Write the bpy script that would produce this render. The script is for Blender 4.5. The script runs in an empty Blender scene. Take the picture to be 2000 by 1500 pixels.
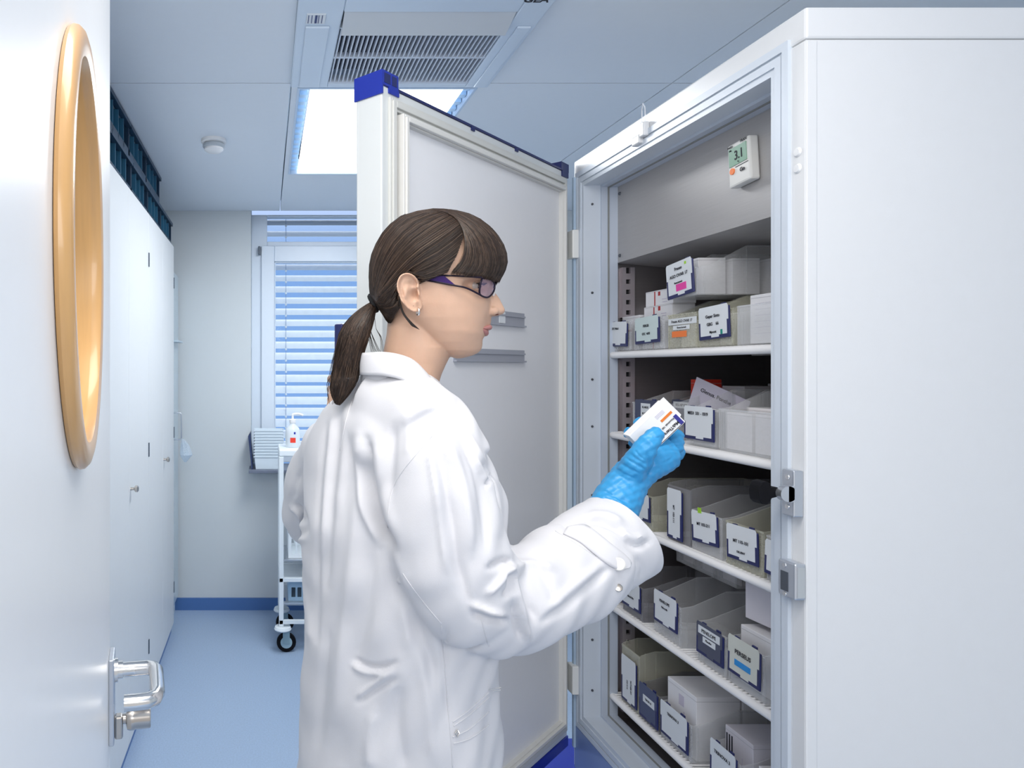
import bpy, bmesh, math, random
import numpy as np
from mathutils import Vector, Matrix
random.seed(7); rng = np.random.default_rng(7)
S = bpy.context.scene
COL = S.collection
PI = math.pi
# ---------------------------------------------------------------- camera
CF, CX, CY, CZ = 1350.0, 520.0, 720.0, 1.45
cam = bpy.data.cameras.new('camera'); cam_o = bpy.data.objects.new('camera', cam); COL.objects.link(cam_o)
cam.sensor_width = 36; cam.lens = 36*CF/2000; cam.shift_x = (1000-CX)/2000; cam.shift_y = -(750-CY)/2000
cam.clip_start = 0.02
cam_o.location = (0, 0, CZ); cam_o.rotation_euler = (PI/2, 0, 0)
S.camera = cam_o
# ---------------------------------------------------------------- view, world, lights
S.view_settings.view_transform = 'Standard'; S.view_settings.look = 'None'
S.view_settings.gamma = 1; S.view_settings.exposure = 0.06; S.view_settings.use_curve_mapping = False
W = bpy.data.worlds.new('world'); S.world = W; W.use_nodes = True
wn = W.node_tree; bg = wn.nodes['Background']
tc = wn.nodes.new('ShaderNodeTexCoord'); sx = wn.nodes.new('ShaderNodeSeparateXYZ')
wn.links.new(tc.outputs['Generated'], sx.inputs[0])
mr = wn.nodes.new('ShaderNodeMapRange'); mr.inputs[1].default_value = -0.2; mr.inputs[2].default_value = 0.6
wn.links.new(sx.outputs['Y'], mr.inputs[0])
mx = wn.nodes.new('ShaderNodeMix'); mx.data_type = 'RGBA'
wn.links.new(mr.outputs[0], mx.inputs['Factor'])
mx.inputs[6].default_value = (0.62, 0.62, 0.635, 1); mx.inputs[7].default_value = (0.22, 0.40, 0.78, 1)
mz = wn.nodes.new('ShaderNodeMapRange'); mz.inputs[1].default_value = 0.15; mz.inputs[2].default_value = 0.6
wn.links.new(sx.outputs['Z'], mz.inputs[0])
mx2 = wn.nodes.new('ShaderNodeMix'); mx2.data_type = 'RGBA'
wn.links.new(mz.outputs[0], mx2.inputs['Factor']); wn.links.new(mx.outputs[2], mx2.inputs[6])
mx2.inputs[7].default_value = (1.9, 1.9, 1.9, 1)
wn.links.new(mx2.outputs[2], bg.inputs['Color']); bg.inputs['Strength'].default_value = 1.0

def area(name, loc, rot, sx_, sy_, power, col):
    l = bpy.data.lights.new(name, 'AREA'); l.shape = 'RECTANGLE'; l.size = sx_; l.size_y = sy_; l.energy = power; l.color = col
    o = bpy.data.objects.new(name, l); COL.objects.link(o); o.location = loc; o.rotation_euler = rot
    return o
area('ceiling_lamp_light', (0.41, 2.85, 2.385), (0, 0, 0), 0.5, 1.0, 25, (0.95, 0.965, 0.97))
area('front_fill_light', (-0.30, -0.9, 2.2), (math.radians(62), 0, math.radians(-20)), 1.2, 1.0, 12, (1.0, 0.965, 0.92))  # added fill behind the camera to brighten the foreground, no real fixture
area('ceiling_fill_light', (0.35, -0.5, 1.75), (math.radians(135), 0, 0), 0.8, 0.8, 9, (0.96, 0.97, 1.0))  # added unseen uplight that only serves to brighten the ceiling
area('overhead_fill_light', (0.0, 0.55, 2.38), (0, 0, 0), 1.1, 0.6, 16, (1.0, 0.945, 0.87))  # invented overhead fill out of view, sends light into the open fridge

# ---------------------------------------------------------------- materials
MATS = {}
def mat(name, col, rough=0.5, metal=0.0, noise=0.0, nscale=40.0, bump=0.0, bscale=200.0, spec=0.5, coat=0.0, sss=0.0, emit=None, estr=0.0, stretch=(1, 1, 1), sheen=0.0):
    if name in MATS: return MATS[name]
    m = bpy.data.materials.new(name); m.use_nodes = True; nt = m.node_tree; b = nt.nodes['Principled BSDF']
    b.inputs['Base Color'].default_value = (*col, 1); b.inputs['Roughness'].default_value = rough; b.inputs['Metallic'].default_value = metal
    b.inputs['Specular IOR Level'].default_value = spec; b.inputs['Coat Weight'].default_value = coat
    b.inputs['Sheen Weight'].default_value = sheen
    if sss:
        b.inputs['Subsurface Weight'].default_value = sss; b.inputs['Subsurface Radius'].default_value = (1, .35, .2); b.inputs['Subsurface Scale'].default_value = .006
    if emit:
        b.inputs['Emission Color'].default_value = (*emit, 1); b.inputs['Emission Strength'].default_value = estr
    t = nt.nodes.new('ShaderNodeTexCoord'); mp = nt.nodes.new('ShaderNodeMapping'); mp.inputs['Scale'].default_value = stretch
    nt.links.new(t.outputs['Object'], mp.inputs[0])
    n = nt.nodes.new('ShaderNodeTexNoise'); n.inputs['Scale'].default_value = nscale; n.inputs['Detail'].default_value = 4
    nt.links.new(mp.outputs[0], n.inputs['Vector'])
    if noise == 0: noise = 0.012
    r = nt.nodes.new('ShaderNodeMix'); r.data_type = 'RGBA'
    r.inputs[6].default_value = (*[c*(1-noise) for c in col], 1); r.inputs[7].default_value = (*[min(1, c*(1+noise)) for c in col], 1)
    nt.links.new(n.outputs['Fac'], r.inputs['Factor']); nt.links.new(r.outputs[2], b.inputs['Base Color'])
    if bump:
        n2 = nt.nodes.new('ShaderNodeTexNoise'); n2.inputs['Scale'].default_value = bscale; nt.links.new(mp.outputs[0], n2.inputs['Vector'])
        bp = nt.nodes.new('ShaderNodeBump'); bp.inputs['Strength'].default_value = bump; bp.inputs['Distance'].default_value = 0.002
        nt.links.new(n2.outputs['Fac'], bp.inputs['Height']); nt.links.new(bp.outputs[0], b.inputs['Normal'])
    MATS[name] = m; return m
def plastic_clear(name, tint=(0.96, 0.965, 0.97), fac=0.13, col=(0.95, 0.96, 0.98), rough=0.12):
    if name in MATS: return MATS[name]
    m = bpy.data.materials.new(name); m.use_nodes = True; nt = m.node_tree; out = nt.nodes['Material Output']; b = nt.nodes['Principled BSDF']
    b.inputs['Base Color'].default_value = (*col, 1); b.inputs['Roughness'].default_value = rough
    tr = nt.nodes.new('ShaderNodeBsdfTransparent'); tr.inputs[0].default_value = (*tint, 1)
    lw = nt.nodes.new('ShaderNodeLayerWeight'); lw.inputs[0].default_value = 0.25
    n = nt.nodes.new('ShaderNodeTexNoise'); n.inputs['Scale'].default_value = 30
    a = nt.nodes.new('ShaderNodeMath'); a.operation = 'MULTIPLY_ADD'; a.inputs[1].default_value = 0.10; a.inputs[2].default_value = fac-0.05
    nt.links.new(n.outputs['Fac'], a.inputs[0])
    c = nt.nodes.new('ShaderNodeMath'); c.operation = 'MULTIPLY_ADD'; c.inputs[1].default_value = 0.45
    nt.links.new(lw.outputs['Facing'], c.inputs[0]); nt.links.new(a.outputs[0], c.inputs[2])
    mixs = nt.nodes.new('ShaderNodeMixShader'); nt.links.new(c.outputs[0], mixs.inputs[0])
    nt.links.new(tr.outputs[0], mixs.inputs[1]); nt.links.new(b.outputs[0], mixs.inputs[2]); nt.links.new(mixs.outputs[0], out.inputs[0])
    MATS[name] = m; return m

WHITE = mat('white_paint', (0.80, 0.81, 0.83), 0.35, bump=0.03)
WALLM = mat('wall_paint', (0.63, 0.68, 0.71), 0.7, bump=0.08)
CEILM = mat('ceiling_paint', (0.76, 0.815, 0.885), 0.6)
CABM = mat('cabinet_laminate', (0.74, 0.765, 0.785), 0.4)
FLOORM = mat('blue_linoleum', (0.33, 0.44, 0.61), 0.35, noise=0.22, nscale=160, bump=0.05)
BASEB = mat('blue_skirting', (0.07, 0.17, 0.42), 0.4)
FRIDGE = mat('fridge_enamel', (0.71, 0.725, 0.745), 0.32, bump=0.03, bscale=600)
FRAMEM = mat('fridge_frame_profile', (0.60, 0.66, 0.74), 0.35)
DOORIN = mat('door_liner', (0.82, 0.83, 0.86), 0.38)
CREAM = mat('gasket_vinyl', (0.62, 0.63, 0.61), 0.45)
GROOVE = mat('groove_rubber', (0.24, 0.25, 0.25), 0.6)
STEEL = mat('brushed_steel', (0.27, 0.25, 0.26), 0.42, metal=0.75, noise=0.12, nscale=14, stretch=(1, 1, 60))
STEELP = mat('steel_panel', (0.48, 0.47, 0.47), 0.5, metal=0.5, noise=0.1, nscale=10, stretch=(1, 1, 60))
ALU = mat('anodised_aluminium', (0.62, 0.65, 0.70), 0.3, metal=0.85)
CHROME = mat('satin_chrome', (0.80, 0.79, 0.78), 0.16, metal=1.0)
NICKEL = mat('nickel', (0.55, 0.51, 0.47), 0.25, metal=1.0)
NAVY = mat('navy_plastic', (0.012, 0.018, 0.11), 0.35)
BLUECAP = mat('royal_blue_plastic', (0.012, 0.03, 0.33), 0.35)
BLACK = mat('black_plastic', (0.005, 0.005, 0.007), 0.5, spec=0.12)
INK = mat('ink', (0.02, 0.02, 0.03), 0.7)
CARD = mat('card_paper', (0.74, 0.78, 0.82), 0.5)
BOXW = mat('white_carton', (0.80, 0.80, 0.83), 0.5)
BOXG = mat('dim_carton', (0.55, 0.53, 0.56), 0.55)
RAIL = mat('white_wire_coating', (0.93, 0.93, 0.94), 0.3)
RED = mat('dark_red_print', (0.42, 0.02, 0.02), 0.5)
BRED = mat('bright_red', (0.75, 0.04, 0.02), 0.5)
PINK = mat('pink_sticker', (0.80, 0.06, 0.38), 0.5)
PINKP = mat('pink_paper', (0.75, 0.25, 0.32), 0.6)
ORANGE = mat('orange_sticker', (0.90, 0.22, 0.05), 0.5)
CYAN = mat('blue_sticker', (0.02, 0.28, 0.70), 0.5)
GREEN = mat('green_sticker', (0.01, 0.28, 0.22), 0.5)
LIME = mat('lime_tab', (0.35, 0.65, 0.03), 0.5)
LILAC = mat('lilac_paper', (0.58, 0.55, 0.66), 0.6)
CLEAR = plastic_clear('clear_plastic')
CLEARY = plastic_clear('aged_clear_plastic', (0.93, 0.93, 0.88), 0.17, (0.84, 0.84, 0.76))
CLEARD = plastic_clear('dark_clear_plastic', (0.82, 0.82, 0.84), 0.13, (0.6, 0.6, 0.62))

# ---------------------------------------------------------------- mesh helpers
def tag(o, label=None, cat=None, group=None, kind=None):
    if label: o['label'] = label
    if cat: o['category'] = cat
    if group: o['group'] = group
    if kind: o['kind'] = kind
    return o
def thing(name, label, cat, loc=(0, 0, 0), rz=0.0, group=None):
    o = bpy.data.objects.new(name, None); COL.objects.link(o); o.location = loc; o.rotation_euler = (0, 0, rz); o.empty_display_size = 0.05
    return tag(o, label, cat, group)
class MB:
    def __init__(s): s.v = []; s.f = []
    def add(s, vs, fs):
        n = len(s.v); s.v += [tuple(map(float, v)) for v in vs]; s.f += [tuple(int(i)+n for i in f) for f in fs]; return s
    def box(s, x0, x1, y0, y1, z0, z1):
        v = [(x, y, z) for x in (x0, x1) for y in (y0, y1) for z in (z0, z1)]
        return s.add(v, [(0, 1, 3, 2), (4, 6, 7, 5), (0, 4, 5, 1), (2, 3, 7, 6), (0, 2, 6, 4), (1, 5, 7, 3)])
    def hexa(s, p):  # 8 points: bottom 4 ccw, top 4 ccw
        return s.add(p, [(3, 2, 1, 0), (4, 5, 6, 7), (0, 1, 5, 4), (1, 2, 6, 5), (2, 3, 7, 6), (3, 0, 4, 7)])
    def prism(s, poly, a0, a1, axis='x'):
        n = len(poly); vs = []
        for a in (a0, a1):
            for (p, q) in poly:
                vs.append((a, p, q) if axis == 'x' else (p, a, q) if axis == 'y' else (p, q, a))
        fs = [tuple(range(n-1, -1, -1)), tuple(range(n, 2*n))]+[(i, (i+1) % n, n+(i+1) % n, n+i) for i in range(n)]
        return s.add(vs, fs)
    def tube(s, path, rad, n=10, cap=True):
        P = [Vector(p) for p in path]; m = len(P)
        R = [rad]*m if isinstance(rad, (int, float)) else list(rad)
        T = [(P[min(i+1, m-1)]-P[max(i-1, 0)]).normalized() for i in range(m)]
        up = Vector((0, 0, 1)) if abs(T[0].z) < .9 else Vector((1, 0, 0))
        N = (up-T[0]*up.dot(T[0])).normalized(); vs = []
        for i in range(m):
            N = (N-T[i]*N.dot(T[i])).normalized(); B = T[i].cross(N)
            for k in range(n):
                a = 2*PI*k/n; r = R[i]
                ra, rb = r if isinstance(r, (tuple, list)) else (r, r)
                vs.append(P[i]+N*math.cos(a)*ra+B*math.sin(a)*rb)
        fs = [(i*n+k, i*n+(k+1) % n, (i+1)*n+(k+1) % n, (i+1)*n+k) for i in range(m-1) for k in range(n)]
        if cap: fs += [tuple(range(n-1, -1, -1)), tuple(range((m-1)*n, m*n))]
        return s.add(vs, fs)
    def lathe(s, prof, c=(0, 0, 0), axis='z', n=24):
        vs = []
        for (r, h) in prof:
            for k in range(n):
                a = 2*PI*k/n; p, q = r*math.cos(a), r*math.sin(a)
                v = (p, q, h) if axis == 'z' else (h, p, q) if axis == 'x' else (q, h, p)
                vs.append((v[0]+c[0], v[1]+c[1], v[2]+c[2]))
        m = len(prof)
        fs = [(i*n+k, i*n+(k+1) % n, (i+1)*n+(k+1) % n, (i+1)*n+k) for i in range(m-1) for k in range(n)]
        fs += [tuple(range(n-1, -1, -1)), tuple(range((m-1)*n, m*n))]
        return s.add(vs, fs)
    def xf(s, M):
        s.v = [tuple(M @ Vector(v)) for v in s.v]; return s
    def build(s, name, material, parent=None, smooth=False, bevel=0.0, seg=2, loc=None, sub=0):
        me = bpy.data.meshes.new(name); me.from_pydata(s.v, [], s.f); me.update()
        bm = bmesh.new(); bm.from_mesh(me); bmesh.ops.recalc_face_normals(bm, faces=bm.faces)
        if bevel: bmesh.ops.bevel(bm, geom=list(bm.edges), offset=bevel, segments=seg, profile=.5, affect='EDGES', clamp_overlap=True)
        bm.to_mesh(me); bm.free()
        o = bpy.data.objects.new(name, me); COL.objects.link(o); me.materials.append(material)
        if smooth:
            for p in me.polygons: p.use_smooth = True
            if smooth != 'all':
                try: me.set_sharp_from_angle(angle=math.radians(40))
                except Exception: pass
        if parent: o.parent = parent
        if loc: o.location = loc
        if sub:
            md = o.modifiers.new('sub', 'SUBSURF'); md.levels = sub; md.render_levels = sub
        return o
def struct(name, mb, m, **k):
    o = mb.build(name, m, **k)
    if not k.get('parent'): o['kind'] = 'structure'
    return o
def text(name, body, size, M, material, parent=None, bold=0.0, sxx=1.0, align='CENTER', ext=0.0003):
    c = bpy.data.curves.new(name, 'FONT'); c.body = body; c.size = size; c.align_x = align; c.align_y = 'CENTER'; c.extrude = ext; c.offset = bold; c.resolution_u = 3
    t_ = bpy.data.objects.new(name, c); COL.objects.link(t_)
    me = bpy.data.meshes.new_from_object(t_.evaluated_get(bpy.context.evaluated_depsgraph_get())); bpy.data.objects.remove(t_); bpy.data.curves.remove(c)
    me.materials.clear(); me.materials.append(material); o = bpy.data.objects.new(name, me); COL.objects.link(o)
    o.matrix_local = M @ Matrix.Diagonal((sxx, 1, 1, 1))
    if parent: o.parent = parent
    return o
def frame(o, x, y):  # matrix with local x,y axes and origin
    x = Vector(x).normalized(); y = Vector(y).normalized(); z = x.cross(y).normalized(); y = z.cross(x)
    return Matrix(((x.x, y.x, z.x, o[0]), (x.y, y.y, z.y, o[1]), (x.z, y.z, z.z, o[2]), (0, 0, 0, 1)))
def at(px, py, Y): return Vector(((px-CX)/CF*Y, Y, CZ-(py-CY)/CF*Y))
def YX(px, X): return X*CF/(px-CX)

# ================================================================ room shell
HC = 2.40; YB = 4.16; XL = -1.08; XR = 2.3; Y0 = -1.2
struct('floor', MB().box(XL, XR, Y0, YB+.3, -.1, 0), FLOORM)
cb = MB()
xs = [XL, -1.17+.6, .083, 1.35, XR]; ys = [Y0, .9, 2.30, 3.70, YB]
xs = [XL, .083, 1.35, XR]; ys = [Y0, .9, 2.30, YB+.001]
for i in range(3):
    for j in range(3):
        g = .0025
        if i == 1 and j == 1:      # opening for the cassette unit
            a, b, c, d = xs[1]+g, xs[2]-g, ys[1]+g, ys[2]-g
            cb.box(a, .12, c, d, HC, HC+.03).box(.70, b, c, d, HC, HC+.03).box(.12, .70, c, 1.70, HC, HC+.03)
        elif i == 1 and j == 2:    # opening for the luminaire
            a, b, c, d = xs[1]+g, xs[2]-g, ys[2]+g, ys[3]-g
            cb.box(a, .108, c, d, HC, HC+.03).box(.712, b, c, d, HC, HC+.03).box(.108, .712, 3.37, d, HC, HC+.03).box(.108, .712, c, 2.335, HC, HC+.03)
        else: cb.box(xs[i]+g, xs[i+1]-g, ys[j]+g, ys[j+1]-g, HC, HC+.03)
struct('ceiling', cb, CEILM)
struct('trim_1', MB().box(XL, XR, Y0, YB+.4, HC+.16, HC+.2), mat('ceiling_void', (.25, .33, .42), .8))
struct('wall_left', MB().box(XL-.1, XL, Y0, YB+.3, 0, HC+.16), WALLM)
struct('wall_right', MB().box(XR, XR+.1, Y0, YB+.3, 0, HC+.16), WALLM)
WX0, WX1, WZ0, YW = -.092, 1.25, .865, 4.29
wb = MB().box(XL, WX0, YB, YB+.25, 0, HC+.16).box(WX1, XR, YB, YB+.25, 0, HC+.16).box(WX0, WX1, YB, YB+.25, 0, WZ0-.02)
struct('wall_back', wb, WALLM)
struct('baseboard_back', MB().box(XL, XR, YB-.012, YB, 0, .072), BASEB)
struct('baseboard_right', MB().box(XR-.012, XR, 0, YB, 0, .072), BASEB)
# ---- window
WFR = mat('window_frame_paint', (0.72, 0.81, 0.92), .35)
w = MB()
w.box(WX0, .006, YW-.02, YW+.05, WZ0, HC)                   # fixed jamb
w.box(.006, WX1, YW-.02, YW+.05, 2.205, 2.235).box(.006, WX1, YW-.02, YW+.05, HC-.012, HC)
w.box(1.19, WX1, YW-.02, YW+.05, WZ0, HC)
wo = struct('window_1', w, WFR, bevel=.004)
sash = MB()
sash.box(-.03, .05, YW-.045, YW+.02, WZ0+.01, 2.205).box(.05, 1.19, YW-.045, YW+.02, 2.108, 2.205).box(.05, 1.19, YW-.045, YW+.02, WZ0+.01, .95).box(1.12, 1.19, YW-.045, YW+.02, WZ0, 2.2)
sash.box(.05, .058, YW-.03, YW, .95, 2.108).box(.05, 1.12, YW-.03, YW, 2.10, 2.108)
sash.build('sash', WFR, wo, bevel=.004)
GL = plastic_clear('window_glass', (.95, .98, 1), .03, (.7, .8, .9), .02)
MB().box(.05, 1.12, YW-.012, YW-.006, .95, 2.10).build('pane', GL, wo)
MB().box(.006, 1.19, YW+.005, YW+.011, 2.235, HC-.012).build('pane', GL, wo)
MB().box(-.05, -.036, YW-.06, YW-.02, 2.15, 2.20).build('sash_hinge', mat('hinge_grey', (.10, .13, .17), .4), wo, bevel=.003)
MB().box(WX0-.01, WX1, 3.99, YW-.02, WZ0-.02, WZ0).build('sill', mat('sill_stone', (.16, .19, .26), .4), wo, bevel=.003)
# ---- exterior venetian blind
bl = thing('venetian_blind', 'white slatted venetian blind hanging outside the window', 'blind', (0, YW+.14, HC))
SL = mat('blind_slat_paint', (.93, .94, .95), .35)
sm = MB(); z = 2.385
while z > .86:
    pr = []
    for k in range(7):
        t = k/6; yy = -.035+.07*t; zz = .012*math.sin(PI*t)+.046*(t-.5)
        pr.append((yy, zz))
    poly = pr+[(p, q-.0012) for p, q in reversed(pr)]
    sm.prism([(p, q+z-HC) for p, q in poly], -.08, 1.28, 'x'); z -= .0712
sm.build('slats', SL, bl, smooth=True)
for x in (.02+.105, .75): MB().tube([(x, -.04, 0), (x, -.04, -1.54)], .0015, 5).build('ladder_cord', mat('blind_cord', (.2, .3, .5), .6), bl)
for k in range(21):
    MB().lathe([(.001, -.007), (.006, -.004), (.007, 0), (.006, .004), (.001, .007)], (.125, -.045, 2.385-HC-.03-.0712*k), 'z', 8).build('cord_clip', mat('clip_white', (.9, .93, .95), .3), bl, smooth=True)

# ---- wall cupboards on the left
CXF = -.508
def cupboard(ya, yb, lab, seam=True):
    t = thing('storage_cupboard', lab, 'cupboard', (CXF-.25, (ya+yb)/2, 0), group='tall cupboards along the left wall')
    h = (yb-ya)/2; e = .001
    MB().box(-.25, .23, -h+e, h-e, .0, 2.115).build('body', CABM, t)
    MB().box(.2301, .236, -h+e, h-e, 0, .05).build('plinth', BASEB, t)
    for k in (-1, 1):
        a, b = (-h+.002, -.0015) if k < 0 else (.0015, h-.002)
        d = MB().box(.2301, .25, a, b, .055, 2.12).build('door', CABM, t, bevel=.001, seg=1)
        for zz in (.25, 1.1, 1.92):
            y_ = a if k < 0 else b
            MB().box(.2501, .2535, y_-.004, y_+.004, zz-.03, zz+.03).build('hinge', mat('hinge_dark', (.05, .08, .12), .4), d)
        if k > 0:
            kn = MB().lathe([(.006, 0), (.005, .012), (.012, .018), (.013, .026), (.008, .03)], (.25, a+.03, 1.0), 'x', 14)
            kn.build('knob', NICKEL, d, smooth=True)
    return t
cupboard(.39, 1.26, 'tall pale blue-white cupboard mostly hidden behind the open entrance door')
cupboard(1.26, 2.13, 'tall pale cupboard just behind the edge of the entrance door')
cupboard(2.13, 2.985, 'tall pale cupboard in the middle of the left row, small knob showing')
cupboard(2.985, 3.80, 'tall pale cupboard nearest the window end of the left row')
lk = thing('glass_cupboard', 'narrow grey glazed cupboard with loop handle between cupboards and back wall', 'cupboard', (-.76, 3.96, 0))
GREYC = mat('pale_grey_laminate', (.50, .60, .68), .4)
MB().box(-.3, .215, -.15, .17, 0, 2.02).build('body', GREYC, lk)
MB().box(.2151, .235, -.145, .165, .1, 2.0).build('door', mat('smoked_panel', (.55, .66, .74), .15), lk, bevel=.003)
MB().tube([(.235, -.05, 1.05), (.275, -.05, 1.05), (.28, -.05, 1.06), (.28, -.05, 1.19), (.275, -.05, 1.2), (.235, -.05, 1.2)], .004, 8).build('handle', ALU, lk, smooth=True)
MB().box(.23, .27, -.1, .1, 1.6, 1.61).build('ledge', GREYC, lk)
bag = MB()
for (a, b, r) in ((0, 0, .02),):
    bag.tube([(0, 0, 0), (.01, .01, -.04), (.02, 0, -.09), (.012, .01, -.13)], [.006, .026, .036, .008], 7)
tag(bag.build('plastic_bag', plastic_clear('thin_bag', (.9, .95, 1), .25, (.8, .88, .95)), smooth=True, loc=(-.475, 3.93, 1.05)), 'small translucent plastic bag hanging on the loop handle of the glazed cupboard', 'bag')
# ---- crates on the cupboards
CRM = mat('dark_blue_crate', (.005, .03, .07), .4)
def crate(y, z, lab, grp):
    t = thing('storage_crate', lab, 'crate', (CXF-.16, y, z), group=grp)
    c = MB(); L = .185
    c.box(-.15, .14, -L, L, 0, .008).box(-.15, -.142, -L, L, .008, .136).box(-.142, .14, -L, -L+.006, .008, .136).box(-.142, .14, L-.006, L, .008, .136)
    c.box(.132, .14, -L, L, .008, .035).box(.13, .15, -L-.002, L+.002, .118, .134)
    c.build('shell', CRM, t)
    for k in (-.09, 0, .09): MB().box(-.14, .14, k-.003, k+.003, .008, .12).build('divider', mat('crate_divider', (.02, .12, .22), .4), t)
    return t
for i in range(6):
    y = 1.75+i*.38
    pos = ['nearest the entrance door', 'second from the entrance door', 'third from the entrance door', 'fourth from the entrance door', 'second from the window end', 'nearest the window end'][i]
    crate(y, 2.1205, 'dark blue crate on the cupboards, lower layer, '+pos, 'dark blue crates on top of the cupboards')
    if i < 5: crate(y-.04, 2.2575, 'dark blue crate under the ceiling, upper layer, '+['nearest the entrance door', 'second from the entrance door', 'middle one', 'second from the window end', 'nearest the window end'][i], 'dark blue crates on top of the cupboards')

# ---- ceiling luminaire
lum = thing('ceiling_light', 'recessed rectangular ceiling light glowing white in front of the window', 'light', (.41, 2.853, HC))
fr = MB().box(-.304, -.296, -.518, .518, -.003, .07).box(.296, .304, -.518, .518, -.003, .07).box(-.296, .296, -.518, -.508, -.003, .07).box(-.296, .296, .508, .518, -.003, .07)
fr.build('housing', mat('louvre_metal', (.55, .68, .85), .3), lum)
MB().box(-.26, .26, -.505, .505, .0, .006).build('diffuser', mat('lamp_diffuser', (1, 1, 1), .5, emit=(1, 1, 1), estr=2.5), lum)
for sgn in (-1, 1):
  lv = MB()
  for k in range(16):
    y = -.49+k*.065
    lv.box(min(sgn*.264, sgn*.293), max(sgn*.264, sgn*.293), y, y+.03, .012, .030)
  lv.box(min(sgn*.262, sgn*.296), max(sgn*.262, sgn*.296), -.508, .508, .03, .036)
  lv.build('side_louvre', mat('louvre_side', (.42, .62, .85), .3), lum)
# ---- air conditioning cassette
ac = thing('air_conditioner', 'white ceiling cassette air conditioner with slatted grille', 'air conditioner', (.407, 1.965, HC))
ACM = mat('cassette_plastic', (.66, .76, .88), .4); ACD = mat('cassette_dark', (.035, .045, .08), .6)
p = MB()
x0, x1, y0, y1 = -.326, .326, -.325, .325
gx0, gx1, gy0, gy1 = -.205, .25, -.16, .295
p.box(x0, gx0, y0, y1, -.02, 0).box(gx1, x1, y0, y1, -.02, 0).box(gx0, gx1, y0, gy0, -.02, 0).box(gx0, gx1, gy1, y1, -.02, 0)
p.build('face_panel', ACM, ac, bevel=.004)
MB().box(gx0, gx1, gy0, gy1, .03, .036).build('back_plate', ACD, ac)
MB().box(gx0, gx1, gy0+.085, gy0+.09, -.018, .03).build('inner_plate', ACM, ac)
g = MB(); n = 34
for k in range(n):
    xx = gx0+.006+(gx1-gx0-.012)*k/(n-1)
    for (ya, yb) in ((gy0+.09, gy0+.265), (gy0+.275, gy1-.002)):
        g.box(xx-.0022, xx+.0022, ya, yb, -.017, .0)
g.box(gx0, gx1, gy0+.265, gy0+.275, -.017, -.002).box(gx0, gx1, gy1-.012, gy1, -.018, -.001)
g.build('grille', mat('grille_plastic', (.60, .66, .76), .45), ac)
MB().hexa([(gx0+.003, gy0, -.018), (gx1-.003, gy0, -.018), (gx1-.003, gy0+.088, -.038), (gx0+.003, gy0+.088, -.038), (gx0+.003, gy0, -.013), (gx1-.003, gy0, -.013), (gx1-.003, gy0+.088, -.033), (gx0+.003, gy0+.088, -.033)]).build('flap', mat('flap_plastic', (.62, .66, .70), .4), ac)
MB().box(-.30, -.235, -.09, .31, -.026, -.02).build('side_flap', ACM, ac, bevel=.002)
MB().box(.275, .312, -.09, .31, -.026, -.02).build('side_flap', ACM, ac, bevel=.002)
st = MB().box(-.30, -.25, -.155, -.105, -.0225, -.0202).build('sticker', CARD, ac)
ll = MB()
for k in range(5): ll.box(-.296+.009*k, -.296+.009*k+(.006 if k == 2 else .002), -.15, -.11, -.0235, -.0226)
ll.build('sticker_print', mat('sticker_ink', (.05, .07, .2), .6), st)
text('lettering', 'GEA', .034, frame((.275, -.222, -.0208), (1, 0, 0), (0, -1, 0)), INK, ac, bold=.0008)
# ---- smoke detector
sd = thing('smoke_detector', 'small round white smoke detector on the ceiling', 'smoke detector', (-.218, 2.87, HC))
MB().lathe([(.052, 0), (.052, -.012), (.046, -.016)], n=28).build('base', WHITE, sd, smooth=True)
MB().lathe([(.04, -.016), (.046, -.022), (.046, -.030), (.040, -.036)], n=28).build('chamber', mat('detector_grey', (.45, .5, .55), .4), sd, smooth=True)
MB().lathe([(.040, -.036), (.040, -.042), (.030, -.050), (.006, -.052)], n=28).build('cap', WHITE, sd, smooth=True)

# ---- instrument trolley
tr = thing('instrument_trolley', 'white metal trolley on castors below the window', 'trolley', (.40, 3.68, 0))
TM = mat('trolley_paint', (.80, .87, .92), .3)
tx0, tx1, ty0, ty1 = -.335, .33, -.15, .15
MB().box(tx0, tx1, ty0, ty1, 1.0, 1.035).build('tabletop', TM, tr, bevel=.006)
for x in (tx0+.012, tx1-.012):
    for y in (ty0+.012, ty1-.012):
        MB().box(x-.012, x+.012, y-.012, y+.012, .13, 1.0).build('leg', TM, tr, bevel=.003)
for z in (.145, .36): MB().box(tx0+.02, tx1-.02, ty0+.002, ty0+.02, z, z+.018).box(tx0+.02, tx1-.02, ty1-.02, ty1-.002, z, z+.018).box(tx0+.002, tx0+.02, ty0, ty1, z, z+.018).box(tx1-.02, tx1-.002, ty0, ty1, z, z+.018).build('rail', TM, tr)
MB().box(tx0+.02, tx1-.02, ty0+.02, ty1-.02, .365, .372).build('shelf', TM, tr)
for x in (tx0+.02, tx1-.02):
    for y in (ty0+.012, ty1-.012):
        MB().lathe([(.04, .112), (.045, .118), (.04, .13)], (x, y, 0), n=20).build('bumper', TM, tr, smooth=True)
        cs = MB().box(x+.0, x+.035, y-.016, y-.011, .045, .112).box(x, x+.035, y+.011, y+.016, .045, .112).build('castor_fork', mat('castor_grey', (.25, .38, .45), .4), tr)
        MB().lathe([(.025, -.009), (.047, -.009), (.05, -.004), (.05, .004), (.047, .009), (.025, .009)], (x+.018, y, .05), 'y', 24).build('tyre', BLACK, cs, smooth=True)
        MB().lathe([(.006, -.0105), (.030, -.0105), (.030, .0105), (.006, .0105)], (x+.018, y, .05), 'y', 20).build('wheel_hub', mat('hub_grey', (.35, .5, .58), .4), cs, smooth=True)
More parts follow.
